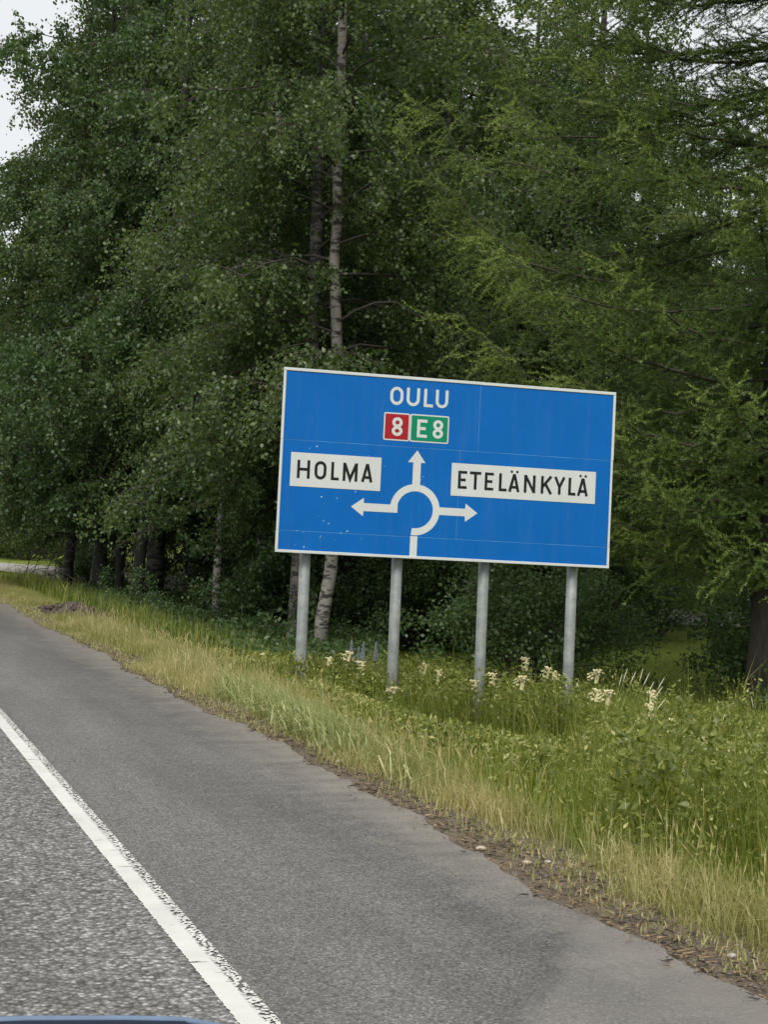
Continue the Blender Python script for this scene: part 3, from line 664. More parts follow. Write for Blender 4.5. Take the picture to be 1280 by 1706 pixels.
# ------------------------------------------------------------------ larch
def bough(seed, L):
    """one sweeping bough along +X: limb, side shoots and cords of short needles"""
    rng = np.random.default_rng(seed); tr = MB(); NV = []; NT = []
    def needles(C_, step, nl, ti=.0):
        Ls = np.linalg.norm(np.diff(C_, axis=0), axis=1).sum(); n = max(6, int(Ls/step)); s = (np.arange(n)+rng.random(n))/n
        P = interp(C_, s); ax_ = (C_[-1]-C_[0])/(np.linalg.norm(C_[-1]-C_[0])+1e-9)
        d = rng.normal(size=(n, 3)); d -= np.outer(d @ ax_, ax_); d /= np.linalg.norm(d, axis=1)[:, None]+1e-9
        d = d*.85+ax_*.55; d[:, 2] += .12
        side = np.cross(d, rng.normal(size=(n, 3))); side /= np.linalg.norm(side, axis=1)[:, None]+1e-9
        Ln = nl*rng.uniform(.7, 1.2, n)[:, None]; w = .0056
        NV.append(np.stack([P-side*w, P+side*w, P+d*Ln], 1)); NT.append(np.clip(rng.beta(2, 3, n)*.6+.2*s+ti, 0, 1))
    k = 14; s = np.linspace(0, 1, k); sag = rng.uniform(.05, .16)
    C_ = np.outer(s*L, [1, 0, 0]) + np.outer(L*(-sag*np.sin(s*math.pi*.95) + .12*s**4), [0, 0, 1.0]) + rng.normal(0, .016, (k, 3))*L*s[:, None]
    tr.tube(C_, np.linspace(.026, .004, k), 5, 0, cap=False)
    needles(C_[3:], .006, .036, .1)
    for q in range(int(L*23)):
        s0 = rng.uniform(.02, 1); p0 = interp(C_, [s0])[0]; a2 = rng.choice([-1, 1])*rng.uniform(.3, 1.15); l2 = rng.uniform(.3, 1.0)*(1.15-s0*.6)
        C2 = limb_curve(p0, a2, rng.uniform(-.3, .35), l2, rng.uniform(.1, .8), 6, rng)
        C2[:, 2] += rng.uniform(0, .5)*l2*np.linspace(0, 1, 6)**3
        if l2 > .3: tr.tube(C2, np.linspace(.005, .002, 6), 3, 0, cap=False)
        needles(C2, .0056, .036, -.1+.5*s0**2)
        for _ in range(int(l2*4.2)):
            p1 = interp(C2, [rng.uniform(.15, .95)])[0]
            C3 = limb_curve(p1, a2+rng.normal(0, .9), rng.uniform(-.8, .5), rng.uniform(.14, .36), rng.uniform(-.4, .5), 4, rng)
            needles(C3, .006, .034, -.1+.5*s0**2)
    NV = np.concatenate(NV); n = len(NV)
    return tr.mesh('bough', True), np_mesh('needles', NV.reshape(-1, 3), np.arange(3*n).reshape(n, 3), np.repeat(np.concatenate(NT), 3))
BG = [(l_, bough(200+j, l_)) for j, l_ in enumerate((5.0, 4.6, 4.2, 3.6, 2.9, 2.2, 1.5))]
def larch(loc, seed, H, R, r0, label, lean_to=None):
    rng = np.random.default_rng(seed); e_ = empty('larch_tree', loc); tr = MB()
    zs = np.linspace(-.2, H, 20); path = lambda z: np.array([.05*math.sin(z*.5), .04*math.sin(z*.4+1)])
    tr.tube(np.array([[*path(z), z] for z in zs]), r0*(1-np.clip(zs, 0, H)/H)**.8*np.where(zs < .3, 1.3, 1)+.015, 12, 0)
    tr.build('trunk', [M['bark_larch']], e_, True)
    front = math.atan2(-loc[1], -loc[0]); z = 1.5; i = 0
    while z < H*.96:
        t = z/H; az = i*2.4+rng.normal(0, .5); i += 1; L = R*(1-t)**.6*rng.uniform(.7, 1.08)
        if lean_to is not None and rng.random() < .5: az = lean_to+rng.normal(0, .6)
        L *= 1-.5*max(0, math.cos(az-front))**1.2
        if z < 2.6: L *= .7
        el = rng.uniform(.0, .36) - .10*(1-t)
        j = int(np.argmin([abs(l_-L) for l_, _ in BG])); l_, (bm, nm) = BG[j]; sc_ = L/l_
        b_ = link('bough', bm, [M['twig']], e_); b_.location = (*path(z), z); b_.rotation_euler = (rng.normal(0, .25), -el, az); b_.scale = (sc_,)*3
        link('needles', nm, [M['larch_needle']], b_)
        z += rng.uniform(.09, .20)*(.8+.5*t)
    return tag(e_, label, 'tree')
lp = at(1282, 1150, 17.6); lp[2] = float(gz(lp[0], lp[1]))-.05
larch(lp, 81, 17.5, 6.2, .26, 'feathery larch with long sweeping boughs reaching over the sign', lean_to=math.atan2(-RGT[1], -RGT[0])+.15)
q = at(1420, 1100, 24.0); q[2] = float(gz(q[0], q[1]))-.05
larch(q, 85, 16.0, 5.4, .22, 'second larch standing deeper behind the nearest larch')

# ------------------------------------------------------------------ grass and herbs
def blades(P, h, w, rng, lean=.35, wind=(0, 0), bend=.5):
    n = len(P); a = rng.uniform(0, 2*math.pi, n); ln = np.abs(rng.normal(0, lean, n))
    d = np.stack([np.cos(a)*ln+wind[0], np.sin(a)*ln+wind[1]], -1)
    th = rng.uniform(0, math.pi, n); sd = np.stack([np.cos(th), np.sin(th), np.zeros(n)], -1)*(w*rng.uniform(.6, 1.3, n))[:, None]/2
    m_ = P + np.stack([d[:, 0]*h*.35, d[:, 1]*h*.35, h*.55], -1)
    t_ = P + np.stack([d[:, 0]*h*(.8+bend*.5), d[:, 1]*h*(.8+bend*.5), h*np.maximum(.35, 1-bend*ln)], -1)
    V = np.stack([P-sd, P+sd, m_+sd*.8, m_-sd*.8, t_], 1).reshape(-1, 3)
    b_ = np.arange(n)*5
    Fa = np.concatenate([np.stack([b_, b_+1, b_+2], -1), np.stack([b_, b_+2, b_+3], -1), np.stack([b_+3, b_+2, b_+4], -1)])
    return V, Fa
def scatter(n, x0, x1, y0, y1, rng, near=1.0):
    y = y0+(y1-y0)*rng.random(n)**near; x = x0+(x1-x0)*rng.random(n)
    return x, y
def sight_cap(x, y):
    """height the meadow may reach so that the posts stay clear of it as far down as they show"""
    V = np.stack([x, y, np.zeros_like(x)], -1)-CAM; d = V @ FWD; px = PW/2+F*(V @ RGT)/d
    sl = np.interp(px, [480, 560, 655, 800, 950, 1010, 1280], [.098, .105, .118, .131, .132, .112, .110])
    cap = CAM[2]-sl*d-gz(x, y); cap = np.where(d > 13.0, CAM[2]-.082*d-gz(x, y), cap)
    return np.maximum(.10, cap)
def grass(name, parts, mat, label, cat='grass'):
    VV, FF, TT, o = [], [], [], 0
    for V, Fa, t in parts: VV.append(V); FF.append(Fa+o); TT.append(np.repeat(t, 5)); o += len(V)
    ob = link(name, np_mesh(name, np.concatenate(VV), np.concatenate(FF), np.concatenate(TT)), [mat])
    return tag(ob, label, cat, kind='stuff')
rng = np.random.default_rng(21)
def verge_back(y): return 3.18+.42*sstep(6, 13, y)+.06*np.sin(y*1.9)+.04*np.sin(y*5.3)
def verge_mask(x, y, rng):
    inner = edge_x(y)+.24+.13*np.sin(y*1.3+1)+.08*np.sin(y*3.7)-.1*sstep(8, 12, y)
    k = sstep(0, .3, x-inner)*(1-sstep(-.12, .14, x-verge_back(y)))
    return rng.random(len(x)) < k
parts = []
x, y = scatter(120000, 2.6, 3.8, 3.2, 34, rng, 1.7)
k = verge_mask(x, y, rng); x, y = x[k], y[k]
soilmask = ((x-3.5)/.7)**2+((y-22.0)/2.0)**2 > 1; x, y = x[soilmask], y[soilmask]
pt = .5+.5*vnoise(x*2.2, y*.9, 1.0)
h = .10+.13*sstep(2.85, 3.15, x)*rng.uniform(.55, 1.35, len(x))*(.8+.35*pt)*(1-.5*sstep(17, 24, y))*.82
V, Fa = blades(np.stack([x, y, gz(x, y)-.01], -1), h, .0042, rng, .55, (-.12, -.05), .6)
tn = np.clip(rng.beta(2, 2.2, len(x))*.7+.40*(.5+.5*vnoise(x*3.1+2, y*1.7, 1.0))-.06-.15*sstep(3.3, 3.9, x)-.1*sstep(11, 17, y), 0, 1); parts.append((V, Fa, tn))
# low moss and short green in the dust
x, y = scatter(16000, 2.62, 3.1, 3.2, 34, rng, 1.5); k = x > edge_x(y)+.03+.25*rng.random(len(x))*(y < 9); x, y = x[k], y[k]
V, Fa = blades(np.stack([x, y, gz(x, y)-.005], -1), rng.uniform(.015, .06, len(x)), .005, rng, .6)
parts.append((V, Fa, rng.uniform(.1, .75, len(x))))
# flowering stalks with narrow tan panicles
x, y = scatter(3000, 2.85, 3.7, 3.3, 22, rng, 1.5); k = verge_mask(x-.12, y, rng) & (((x-3.5)/.75)**2+((y-22.0)/2.2)**2 > 1); x, y = x[k], y[k]; P0 = np.stack([x, y, gz(x, y)-.01], -1); hs_ = rng.uniform(.18, .36, len(x))
V, Fa = blades(P0, hs_, .003, rng, .3, (-.08, -.03), .3); parts.append((V, Fa, rng.uniform(.6, 1, len(x))))
tips = V.reshape(-1, 5, 3)[:, 4]; dr = tips-V.reshape(-1, 5, 3)[:, 2]; dr /= np.linalg.norm(dr, axis=1)[:, None]
for sgn in (0, 1):
    sd = np.cross(dr, rng.normal(size=dr.shape)); sd /= np.linalg.norm(sd, axis=1)[:, None]; sd *= .0026
    b0 = tips-dr*.06; PV = np.stack([b0, b0+dr*.01, b0+dr*.025+sd, b0+dr*.025-sd, tips+dr*.01], 1).reshape(-1, 3); bi = np.arange(len(tips))*5
    parts.append((PV, np.concatenate([np.stack([bi, bi+2, bi+3], -1), np.stack([bi+3, bi+2, bi+4], -1)]), rng.uniform(.5, .95, len(tips))))
grass('verge_grass', parts, M['verge_blade'], 'straw yellow grass strip along the asphalt edge')
# broad pale blades in tussocks
parts = []
for _ in range(80):
    cy = 9.9+rng.normal(0, 1.25); cx_ = 2.95+.25*rng.random()+(.03*(cy-8)); k = 34
    P = np.stack([cx_+rng.normal(0, .07, k), cy+rng.normal(0, .1, k)], -1); P = np.column_stack([P, gz(P[:, 0], P[:, 1])-.01])
    V, Fa = blades(P, rng.uniform(.12, .34, k), .010, rng, .6, (-.28, -.05), .75); parts.append((V, Fa, rng.beta(2, 2, k)))
grass('couch_grass', parts, M['broad_blade'], 'tussocks of broad pale grass blades leaning over the asphalt')
# tall meadow around the posts
parts = []
x, y = scatter(84000, 3.1, 11.5, 3.5, 19.5, rng, 1.25)
k = (x > verge_back(y)-.08) & (x < 4.6+.42*y) & ~((x > 6.9) & (y > 12.0)); x, y = x[k], y[k]
pt = .5+.5*vnoise(x*1.1, y*1.1, 1.0)
hm = np.minimum((.26+.62*sstep(0, 1.1, x-verge_back(y)))*(.6+.8*pt), sight_cap(x, y)*(.45+.85*(.5+.5*vnoise(x*2.7, y*2.7, 1.0)))*np.where(rng.random(len(x)) < .06, 1.5, 1))
V, Fa = blades(np.stack([x, y, gz(x, y)-.02], -1), hm*rng.uniform(.55, 1.15, len(x)), .0068, rng, .42, (-.06, 0), .6)
parts.append((V, Fa, np.clip(rng.beta(2, 2.6, len(x))*.75+.25*pt, 0, 1)))
grass('meadow_grass', parts, M['meadow_blade'], 'tall green meadow grass around the sign posts')
# shaded grass beneath the trees, and lawn
parts = []
x, y = scatter(16000, 3.7, 9.5, 15.5, 34, rng, 1.1)
k = (x < 3.9+.38*(y-10)); x, y = x[k], y[k]
V, Fa = blades(np.stack([x, y, gz(x, y)-.02], -1), rng.uniform(.15, .55, len(x)), .009, rng, .35); parts.append((V, Fa, rng.beta(2, 3, len(x))))
x, y = scatter(9000, 2.9, 8, 30, 40, rng); V, Fa = blades(np.stack([x, y, gz(x, y)-.02], -1), rng.uniform(.05, .13, len(x)), .014, rng, .35); parts.append((V, Fa, rng.beta(3, 2, len(x))))
grass('wood_edge_grass', parts, M['meadow_blade'], 'shaded grass growing beneath the trees')
x, y = scatter(26000, 6.9, 17, 12.5, 25.5, rng); V, Fa = blades(np.stack([x, y, gz(x, y)-.01], -1), rng.uniform(.03, .07, len(x)), .008, rng, .5)
grass('lawn', [(V, Fa, rng.beta(2, 2, len(x)))], M['lawn_blade'], 'mown green lawn behind the meadow plants')

# leafy herbs between the grass
def herb_leaves(n, rng):
    x, y = scatter(n, 3.2, 10.5, 4.2, 18, rng, 1.1)
    k = (x > verge_back(y)-.02) & (x < 4.4+.42*y) & ~((x > 6.9) & (y > 12.0)); x, y = x[k], y[k]
    cl_ = vnoise(x*2.3, y*2.3, 1.0); k = rng.random(len(x)) < np.clip(.45+.75*cl_, .05, 1); x, y = x[k], y[k]
    hh = np.minimum(.18+.66*sstep(0, 1.1, x-verge_back(y)), sight_cap(x, y)*(.45+.68*(.5+.5*vnoise(x*2.7, y*2.7, 1.0))))*rng.random(len(x))**.4
    return np.stack([x, y, gz(x, y)+hh], -1)
P = herb_leaves(165000, rng); V, Fa = leaf_quads(P, np.where(rng.random(len(P)) < .22, .05, .032)*(.75+.35*sstep(6, 11, P[:, 1])), rng, -.1, .38)
# bushier weeds standing in clumps
CP = []
for _ in range(150):
    y0 = rng.uniform(5, 16); x0 = float(verge_back(y0))+.25+rng.random()*(1.2+.28*y0); xa, ya = np.array([x0]), np.array([y0])
    if x0 > 6.9 and y0 > 12: continue
    hc = min(float(sight_cap(xa, ya)[0]), .75)*rng.uniform(.55, .98); n_ = 150; rr_ = rng.uniform(.12, .24)
    zz_ = rng.random(n_)**.6; aa = rng.uniform(0, 6.28, n_); r_ = rr_*np.sqrt(rng.random(n_))*(1.1-.5*zz_)
    CP.append(np.stack([x0+r_*np.cos(aa), y0+r_*np.sin(aa), float(gz(x0, y0))+hc*zz_], -1))
CP = np.concatenate(CP); V2, F2 = leaf_quads(CP, .055, rng, -.05, .45)
ob = link('leafy_weeds', np_mesh('leafy_weeds', V2, F2, np.repeat(rng.beta(1.6, 3.2, len(CP))*.8, 4)), [M['herb_leaf']])
tag(ob, 'clumps of darker broad-leaved weeds standing in the meadow', 'weeds', kind='stuff')
ob = link('meadow_herbs', np_mesh('meadow_herbs', V, Fa, np.repeat(rng.beta(2, 2.2, len(P)), 4)), [M['herb_leaf']])
tag(ob, 'leafy green herbs mixed into the tall meadow', 'herbs', kind='stuff')

# low plants under the trees, leaves coloured dark to stand in for shade
x, y = scatter(60000, 4.2, 10, 16, 33, rng); k = (x > 4.0+.25*(1-sstep(16, 20, y))+.25*np.sin(y*.9)) & (x < 4.3+.36*(y-10)); x, y = x[k], y[k]
P = np.stack([x, y, gz(x, y)+rng.random(len(x))**.7*(.12+.5*sstep(4.1, 5.6, x)*(.5+.5*vnoise(x*1.5, y*1.5, 1.0)))], -1); V, Fa = leaf_quads(P, .085, rng, .1, .5)
tag(link('undergrowth', np_mesh('undergrowth', V, Fa, np.repeat(rng.beta(2, 3, len(P)), 4)), [M['alder_leaf']]), 'low leafy undergrowth coloured dark in place of tree shade', 'undergrowth', kind='stuff')

# meadowsweet plants in flower
def blob(mb, c_, r, rng, mi=0):
    t = (1+5**.5)/2; v = np.array([(-1,t,0),(1,t,0),(-1,-t,0),(1,-t,0),(0,-1,t),(0,1,t),(0,-1,-t),(0,1,-t),(t,0,-1),(t,0,1),(-t,0,-1),(-t,0,1)], float)/1.9
    f = [(0,11,5),(0,5,1),(0,1,7),(0,7,10),(0,10,11),(1,5,9),(5,11,4),(11,10,2),(10,7,6),(7,1,8),(3,9,4),(3,4,2),(3,2,6),(3,6,8),(3,8,9),(4,9,5),(2,4,11),(6,2,10),(8,6,7),(9,8,1)]
    mb.add(c_+v*r*rng.uniform(.75, 1.2, (12, 1)), f, mi)
def meadowsweet(seed, h):
    rng = np.random.default_rng(seed); st = MB(); fl = MB(); P = np.array([[0, 0, -.03], [.02, .01, h*.5], [.03+rng.normal(0, .03), rng.normal(0, .03), h]])
    st.tube(P, [.005, .004, .002], 5)
    for k in range(3):
        p0 = interp(P, [.8+.06*k])[0]; a = rng.uniform(0, 6.28); st.tube(np.array([p0, p0+[.05*math.cos(a), .05*math.sin(a), .07]]), [.002, .0015], 4)
        c0 = p0+[.05*math.cos(a), .05*math.sin(a), .08]
        for _ in range(12): blob(fl, c0+rng.normal(0, .018, 3)*[1, 1, .7], rng.uniform(.007, .013), rng)
    for k in range(3): fl.tube(np.array([interp(P, [.84+.05*k])[0], P[-1]+[0, 0, .01]]), [.02, .02], 5)
    for _ in range(22): blob(fl, P[-1]+rng.normal(0, .024, 3)*[1, 1, .75], rng.uniform(.006, .012), rng)
    LPs = np.array([interp(P, [s_])[0]+rng.normal(0, .06, 3)*[1, 1, .4] for s_ in rng.uniform(.2, .85, 46)])
    V, Fa = leaf_quads(LPs, .065, rng, -.1, .5)
    return st.mesh('stem', True), fl.mesh('flower_head'), np_mesh('leaf_spray', V, Fa, np.repeat(rng.beta(2, 2, 46), 4))
MSW = [meadowsweet(90+k, h_) for k, h_ in enumerate((.95, .8, 1.05, .7))]
spots = [(578, 1092, 13.9), (550, 1103, 13.6), (612, 1108, 13.5), (655, 1152, 12.3), (705, 1112, 14.5), (733, 1125, 14.2), (830, 1128, 13.6), (866, 1136, 13.4), (910, 1118, 14.4), (925, 1128, 14.2), (884, 1102, 14.6),
         (1008, 1168, 12.4), (990, 1163, 12.8), (1085, 1192, 11.6), (1134, 1215, 10.7), (1167, 1234, 9.9), (1170, 1247, 9.7), (1062, 1322, 8.3), (992, 1245, 10.0), (990, 1132, 14.0), (1215, 1258, 9.5), (1088, 1170, 12.4), (800, 1140, 13.5)]
for i, (px, py, d) in enumerate(spots):
    p = at(px, py, d); z0 = float(gz(p[0], p[1])); hh = p[2]-z0+(.07 if px > 960 else .03); ms = MSW[i % 4]; h0 = (.95, .8, 1.05, .7)[i % 4]
    e_ = empty('meadowsweet', (p[0]-.03, p[1], z0), rng.uniform(0, 6.28) if False else 0); s_ = hh/h0; e_.scale = (max(.7, min(1.0, s_)),)*2+(s_,)
    link('stem', ms[0], [M['stem']], e_); link('flower_head', ms[1], [M['petal']], e_); tag(link('leaf_spray', ms[2], [M['herb_leaf']], e_), kind='stuff')
    lab = ('beside the leftmost post' if px < 640 else 'between the two middle posts' if px < 800 else 'between the two right-hand posts' if px < 950 else 'in the open meadow past the last post')
    tag(e_, 'meadowsweet with a cream flower head '+lab, 'wildflower', 'meadowsweet in flower around the posts')
# lupins gone over, beside the second post
st = MB(); P = np.array([[0, 0, -.03], [.01, 0, .55], [0, 0, 1.0]]); st.tube(P, [.006, .005, .002], 5); fl = MB(); r2 = np.random.default_rng(3)
for k in range(70):
    t = k/70; a = k*2.4; blob(fl, np.array([math.cos(a), math.sin(a), 0])*(.022*(1-t*.8))+[0, 0, .72+.27*t], .010*(1-t*.5), r2)
LPs = np.column_stack([r2.normal(0, .12, 60), r2.normal(0, .12, 60), r2.uniform(.25, .7, 60)]); V, Fa = leaf_quads(LPs, .09, r2, 0, .25)
lup = (st.mesh('stem', True), fl.mesh('flower_spike'), np_mesh('leaf_spray', V, Fa, np.repeat(r2.random(60), 4)))
for px, py, d in [(586, 1066, 15.3), (598, 1076, 15.2), (606, 1068, 15.5), (627, 1068, 15.4)]:
    p = at(px, py, d); z0 = float(gz(p[0], p[1])); e_ = empty('lupin', (p[0], p[1], z0)); e_.scale = (1, 1, p[2]-z0)
    for nm, me, mt in zip(('stem', 'flower_spike', 'leaf_spray'), lup, ('stem', 'lupin', 'herb_leaf')): (lambda o_: tag(o_, kind='stuff') if o_.name.startswith('leaf_spray') else o_)(link(nm, me, [M[mt]], e_))
    tag(e_, 'faded bluish lupin spike left of the second sign post', 'wildflower', 'lupins beside the sign post')
# pale drooping seed heads of tall grass in front of the lawn
for i, (px, py, d, ln) in enumerate([(1037, 1122, 12.6, .10), (1046, 1113, 12.7, .14), (1060, 1118, 12.5, .2), (1072, 1113, 12.6, .12), (1083, 1120, 12.3, .22), (1090, 1135, 12.2, .2), (1108, 1128, 12.4, .26), (1105, 1143, 12.0, .3), (1110, 1163, 11.8, .3), (1252, 1160, 11.5, -.1), (1208, 1190, 11.0, .1)]):
    p = at(px, py, d); z0 = float(gz(p[0], p[1])); hh = p[2]-z0; e_ = empty('seed_grass', (p[0]-ln, p[1], z0))
    s_ = np.linspace(0, 1, 8); C_ = np.column_stack([ln*s_**2.2, 0*s_, hh*s_]); st = MB(); st.tube(C_[:7], [.0022]*7, 4); st.build('stem', M['stem'], e_, True)
    hd = MB(); hd.tube(interp(C_, np.linspace(.86, 1, 5)), [.0015, .0036, .004, .003, .001], 6); hd.build('seed_head', M['seed'], e_, True)
    tag(e_, 'tall grass stalk with a pale seed head rising above the meadow', 'grass stalk', 'seed grass stalks before the lawn')

# ------------------------------------------------------------------ roadside debris, stones, soil heap
rng = np.random.default_rng(33); mb = MB()
for _ in range(6000):
    y = 3.2+14*rng.random()**1.5; x = edge_x(y)+rng.normal(.16, .12)+.06*math.sin(y*2.7); x = max(x, float(edge_x(y))-.16*rng.random()**2)
    z = max(float(gz(x, y)), .0 if x < edge_x(y) else -9)+.004; r = rng.uniform(.003, .011)
    if x < edge_x(y): r *= .5
    if rng.random() < .6 and not (x < edge_x(y) and rng.random() < .7):
        a = rng.uniform(0, 6.28); l = rng.uniform(.012, .055); c_, s_ = math.cos(a)*l, math.sin(a)*l
        mb.add([(x, y, z), (x+.002, y+.002, z+.006), (x+c_, y+s_, z+rng.uniform(.0, .015)), (x+c_*.5, y+s_*.5-.003, z+.008)], [(0, 1, 2), (0, 2, 3)], int(rng.integers(0, 2)))
    else:
        v = rng.normal(size=(4, 3)); v /= np.linalg.norm(v, axis=1)[:, None]; mb.add(np.array([x, y, z])+v*r*[1, 1, .6], [(0, 1, 2), (0, 3, 1), (1, 3, 2), (0, 2, 3)], 1 if rng.random() < .45 else 2)
tag(mb.build('roadside_debris', [M['dry'], M['soil'], M['grit']]), 'dry grass bits and grit lying along the asphalt edge', 'debris', kind='stuff')
def stone(px, py, r, mat, label, z=0.0, group=None):
    p = on_z(px, py, z); m_ = MB(); rg = np.random.default_rng(int(px)); blob(m_, np.zeros(3), 1.0, rg)
    o = m_.build('stone', mat); o.data.transform(Matrix.Diagonal((r*1.3, r, r*.55, 1)))
    md = o.modifiers.new('round', 'SUBSURF'); md.levels = md.render_levels = 2
    o.location = (p[0], p[1], (float(gz(p[0], p[1])) if p[0] > float(edge_x(p[1])) else 0)+r*.2); tag(o, label, 'stone', group)
stone(801, 1415, .028, M['pale_stone'], 'pale tan stone lying on the dirt edge of the asphalt', -.02)
stone(878, 1436, .020, M['pale_stone'], 'small whitish stone half in the dry grass litter', -.02)
stone(913, 1432, .016, M['stone'], 'small grey stone in the dark litter patch', -.02)
stone(1220, 1590, .020, M['stone'], 'grey stone at the foot of the straw grass', -.02)
stone(565, 1266, .022, M['pale_stone'], 'pale pebble below the couch grass tussocks', -.02)
# heap of dug soil
hp = gp_(122, 1022, -.06); mb = MB(); rg = np.random.default_rng(4); ng = 26
u = np.linspace(-1, 1, ng); XX, YY = np.meshgrid(u, u); rr = np.sqrt(XX**2+YY**2)
ZZ = np.maximum(0, 1-rr)**.9*.2*(1+.6*vnoise(XX*5, YY*5, 1.2))+rg.normal(0, .012, XX.shape)*(rr < 1)-.04
Vh = np.stack([XX*.62, YY*1.7, ZZ], -1).reshape(-1, 3); ii = np.arange(ng*ng).reshape(ng, ng)
heap = empty('soil_heap', hp); heap.scale = (.8, .85, .9); link('mound', np_mesh('mound', Vh, np.stack([ii[:-1, :-1], ii[:-1, 1:], ii[1:, 1:], ii[1:, :-1]], -1).reshape(-1, 4)), [M['soil']], heap)
mb = MB()
for _ in range(150):
    a = rg.uniform(0, 6.28); r = rg.random()**.7; x, y = math.cos(a)*r*.7, math.sin(a)*r*1.9
    blob(mb, np.array([x, y, max(0, 1-r)**.9*.17]), rg.uniform(.02, .055), rg)
tag(mb.build('soil_clods', M['soil'], heap), kind='stuff')
tag(heap, 'low heap of dug dark soil on the verge', 'soil heap')

# ------------------------------------------------------------------ pale house glimpsed through the trees
hq = at(1130, 960, 46); hz = float(gz(hq[0], hq[1])); hs = empty('house', (hq[0], hq[1], hz), -.35)
M['wall'] = plain('house_wall', (.55, .56, .56), .7, var=.06, scale=2); M['roof'] = plain('house_roof', (.09, .07, .065), .8, var=.2, scale=4)
M['pane'] = plain('window_pane', (.03, .04, .05), .1, var=.1, scale=2); M['trim'] = plain('house_trim', (.7, .62, .3), .6, var=.05, scale=3)
mb = MB(); mb.prism([(-5, -.3), (5, -.3), (5, 3.0), (-5, 3.0)], -3.5, 3.5)
mb.add([(-5, -3.5, 3), (-5, 3.5, 3), (-5, 0, 4.9), (5, -3.5, 3), (5, 3.5, 3), (5, 0, 4.9)], [(0, 2, 1), (3, 4, 5)]); mb.build('wall', M['wall'], hs)
mb = MB(); mb.add([(-5.4, -4, 2.78), (5.4, -4, 2.78), (5.4, 0, 5.05), (-5.4, 0, 5.05), (-5.4, 4, 2.78), (5.4, 4, 2.78), (-5.4, -4, 2.9), (5.4, -4, 2.9), (5.4, 0, 5.17), (-5.4, 0, 5.17), (-5.4, 4, 2.9), (5.4, 4, 2.9)],
    [(0, 3, 2, 1), (3, 4, 5, 2), (6, 7, 8, 9), (9, 8, 11, 10), (0, 1, 7, 6), (4, 10, 11, 5), (1, 2, 8, 7), (2, 5, 11, 8), (0, 6, 9, 3), (3, 9, 10, 4)]); rf = mb.build('roof', M['roof'], hs)
mb = MB(); mb.box(1.2, 1.8, -.3, .3, 4.7, 5.8); mb.build('chimney', M['roof'], rf)
for wx in (-3.4, -1.2, 2.9):
    mb = MB(); mb.box(wx-.65, wx+.65, -3.54, -3.503, .9, 2.2); w_ = mb.build('window', M['trim'], hs)
    mb = MB(); mb.box(wx-.55, wx-.03, -3.552, -3.543, 1.0, 2.1); mb.box(wx+.03, wx+.55, -3.552, -3.543, 1.0, 2.1); mb.build('pane', M['pane'], w_)
mb = MB(); mb.box(.4, 1.4, -3.54, -3.503, .0, 2.1); d_ = mb.build('door', M['trim'], hs); mb = MB(); mb.box(1.2, 1.3, -3.58, -3.542, .98, 1.06); mb.build('handle', M['pane'], d_)
tag(hs, 'pale house with dark roof glimpsed through the trees', 'house')

# ------------------------------------------------------------------ front of the car the photograph is taken from
def car_paint():
    m, nt, b = new_mat('car_paint'); b.inputs['Base Color'].default_value = (.006, .010, .028, 1); b.inputs['Metallic'].default_value = .1
    t = noise(nt, 400, 2); r = ramp(nt, [(.3, (.005, .008, .022)), (.7, (.008, .014, .036))]); nt.links.new(t.outputs[0], r.inputs[0]); nt.links.new(r.outputs[0], b.inputs['Base Color'])
    b.inputs['Roughness'].default_value = .55; b.inputs['Specular IOR Level'].default_value = .2
    return m
M['car'] = car_paint(); M['rubber'] = plain('rubber', (.015, .015, .015), .8); M['alloy'] = plain('alloy', (.4, .4, .41), .35, .8); M['lamp'] = plain('lamp', (.6, .62, .65), .1, var=.03)
car = empty('car', (-.18, 0, -.018)); tag(car, 'dark navy car bonnet edge in front of the windscreen', 'car')
def section(y):
    """upper outline of the car across at y: list of (x,z)"""
    t = np.clip((y+.2)/2.15, 0, 1); zt = .90-.225*t**1.7; hw = .86-.10*t**3
    xs_ = np.array([0, .25, .45, .58, .66, .72, .78, hw-.02, hw, hw, hw-.03]); xs_ = np.minimum(xs_, hw)
    zs_ = np.array([zt, zt-.004, zt-.012, zt-.022, zt-.030, zt-.045, zt-.075, zt-.13, zt-.2, .40, .22])
    return xs_, zs_
yc = np.array([-2.6, -1.6, -.6, .2, .6, 1.0, 1.3, 1.55, 1.75, 1.86, 1.93, 1.97]); rows_ = []
for y in yc:
    xs_, zs_ = section(min(y, 1.75)); dn = max(0, y-1.75)/.22
    zs2 = zs_-(.05*dn**2+.12*max(0, dn-.7))*np.where(zs_ > .45, 1, 0); xs2 = xs_*(1-.10*dn**2)
    rows_.append(np.column_stack([np.concatenate([-xs2[::-1], xs2[1:]]), np.full(21, y), np.concatenate([zs2[::-1], zs2[1:]])]))
Vb = np.array(rows_); ny_, nx_ = Vb.shape[:2]; ii = np.arange(ny_*nx_).reshape(ny_, nx_)
Fb = np.stack([ii[:-1, :-1], ii[:-1, 1:], ii[1:, 1:], ii[1:, :-1]], -1)
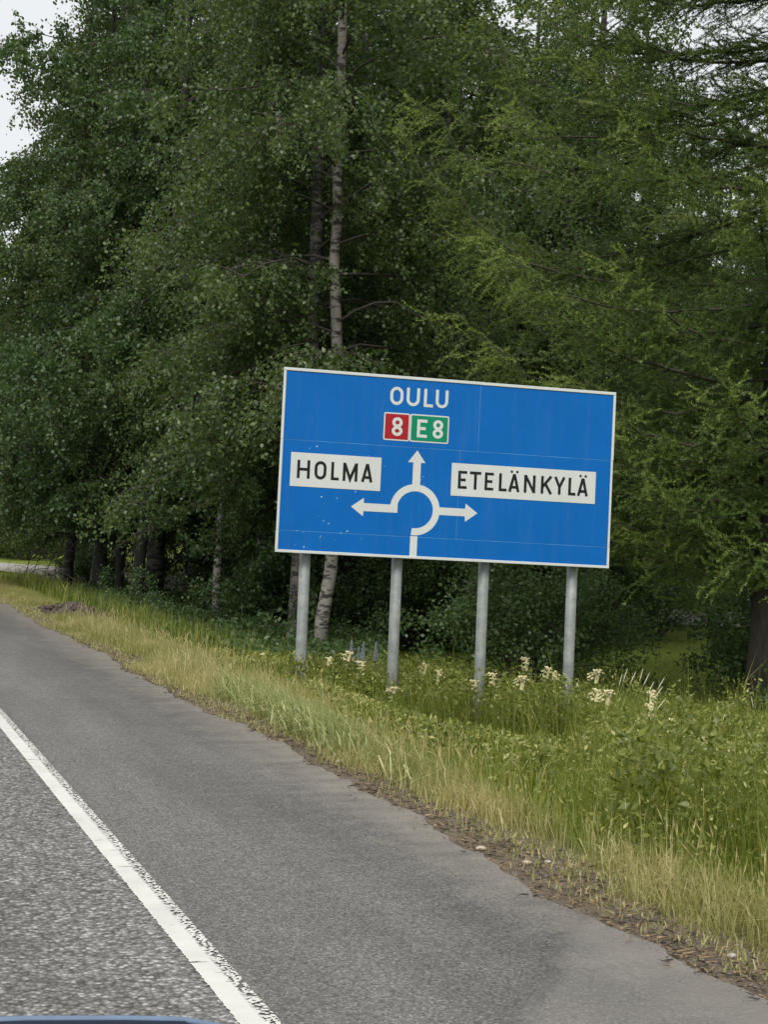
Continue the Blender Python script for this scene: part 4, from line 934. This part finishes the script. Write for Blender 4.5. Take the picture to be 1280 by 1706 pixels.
keep_bonnet = np.zeros(Fb.shape[:2], bool); keep_bonnet[3:10, 6:14] = True        # bonnet panel separate from the wings
cabin = np.zeros_like(keep_bonnet); cabin[1:3, 4:16] = True                      # open cabin
body = Fb[~keep_bonnet & ~cabin]; bon = Fb[keep_bonnet]
us_, inv_ = np.unique(body, return_inverse=True); fr_ = MB(); fr_.add(Vb.reshape(-1, 3)[us_], [tuple(f) for f in inv_.reshape(-1, 4)]); fr_.add(rows_[-1], [tuple(range(21))]); fr_.add(rows_[0], [tuple(range(20, -1, -1))])
bo = fr_.build('body', M['car'], car, True)
bm_ = MB(); Vq = Vb.reshape(-1, 3).copy(); Vq[:, 2] += .006; us_, inv_ = np.unique(bon, return_inverse=True); bm_.add(Vq[us_], [tuple(f) for f in inv_.reshape(-1, 4)]); bn = bm_.build('bonnet', M['car'], car, True)
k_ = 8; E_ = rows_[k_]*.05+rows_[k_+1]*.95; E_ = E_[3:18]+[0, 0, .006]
M['edge'] = plain('bonnet_sky_sheen', (.11, .155, .23), .5, var=.15, scale=30); tb = MB(); tb.tube(E_, [.005]*len(E_), 8); tb.build('sky_sheen_rim', M['edge'], car, True)  # sky reflection along the bonnet rim, painted as an added pale tube
for s_ in (-1, 1):
    for y in (1.05, -1.75):
        w = MB(); w.tube(np.array([[s_*.70, y, .31], [s_*.72, y, .31], [s_*.86, y, .31], [s_*.875, y, .31]]), [.28, .31, .31, .28], 28); wo_ = w.build('wheel', M['rubber'], car)
        w = MB(); w.tube(np.array([[s_*.868, y, .31], [s_*.882, y, .31]]), [.21, .19], 20); w.build('rim', M['alloy'], wo_)
    hl = MB(); blob(hl, np.zeros(3), 1, np.random.default_rng(2)); h_ = hl.build('headlight', M['lamp'], car, True); h_.data.transform(Matrix.Diagonal((.12, .06, .07, 1))); h_.location = (s_*.60, 1.88, .55)
print('tris', sum(sum(len(p.vertices)-2 for p in m_.polygons) if len(m_.polygons) < 20000 else len(m_.polygons)*(len(m_.polygons[0].vertices)-2) for m_ in bpy.data.meshes))
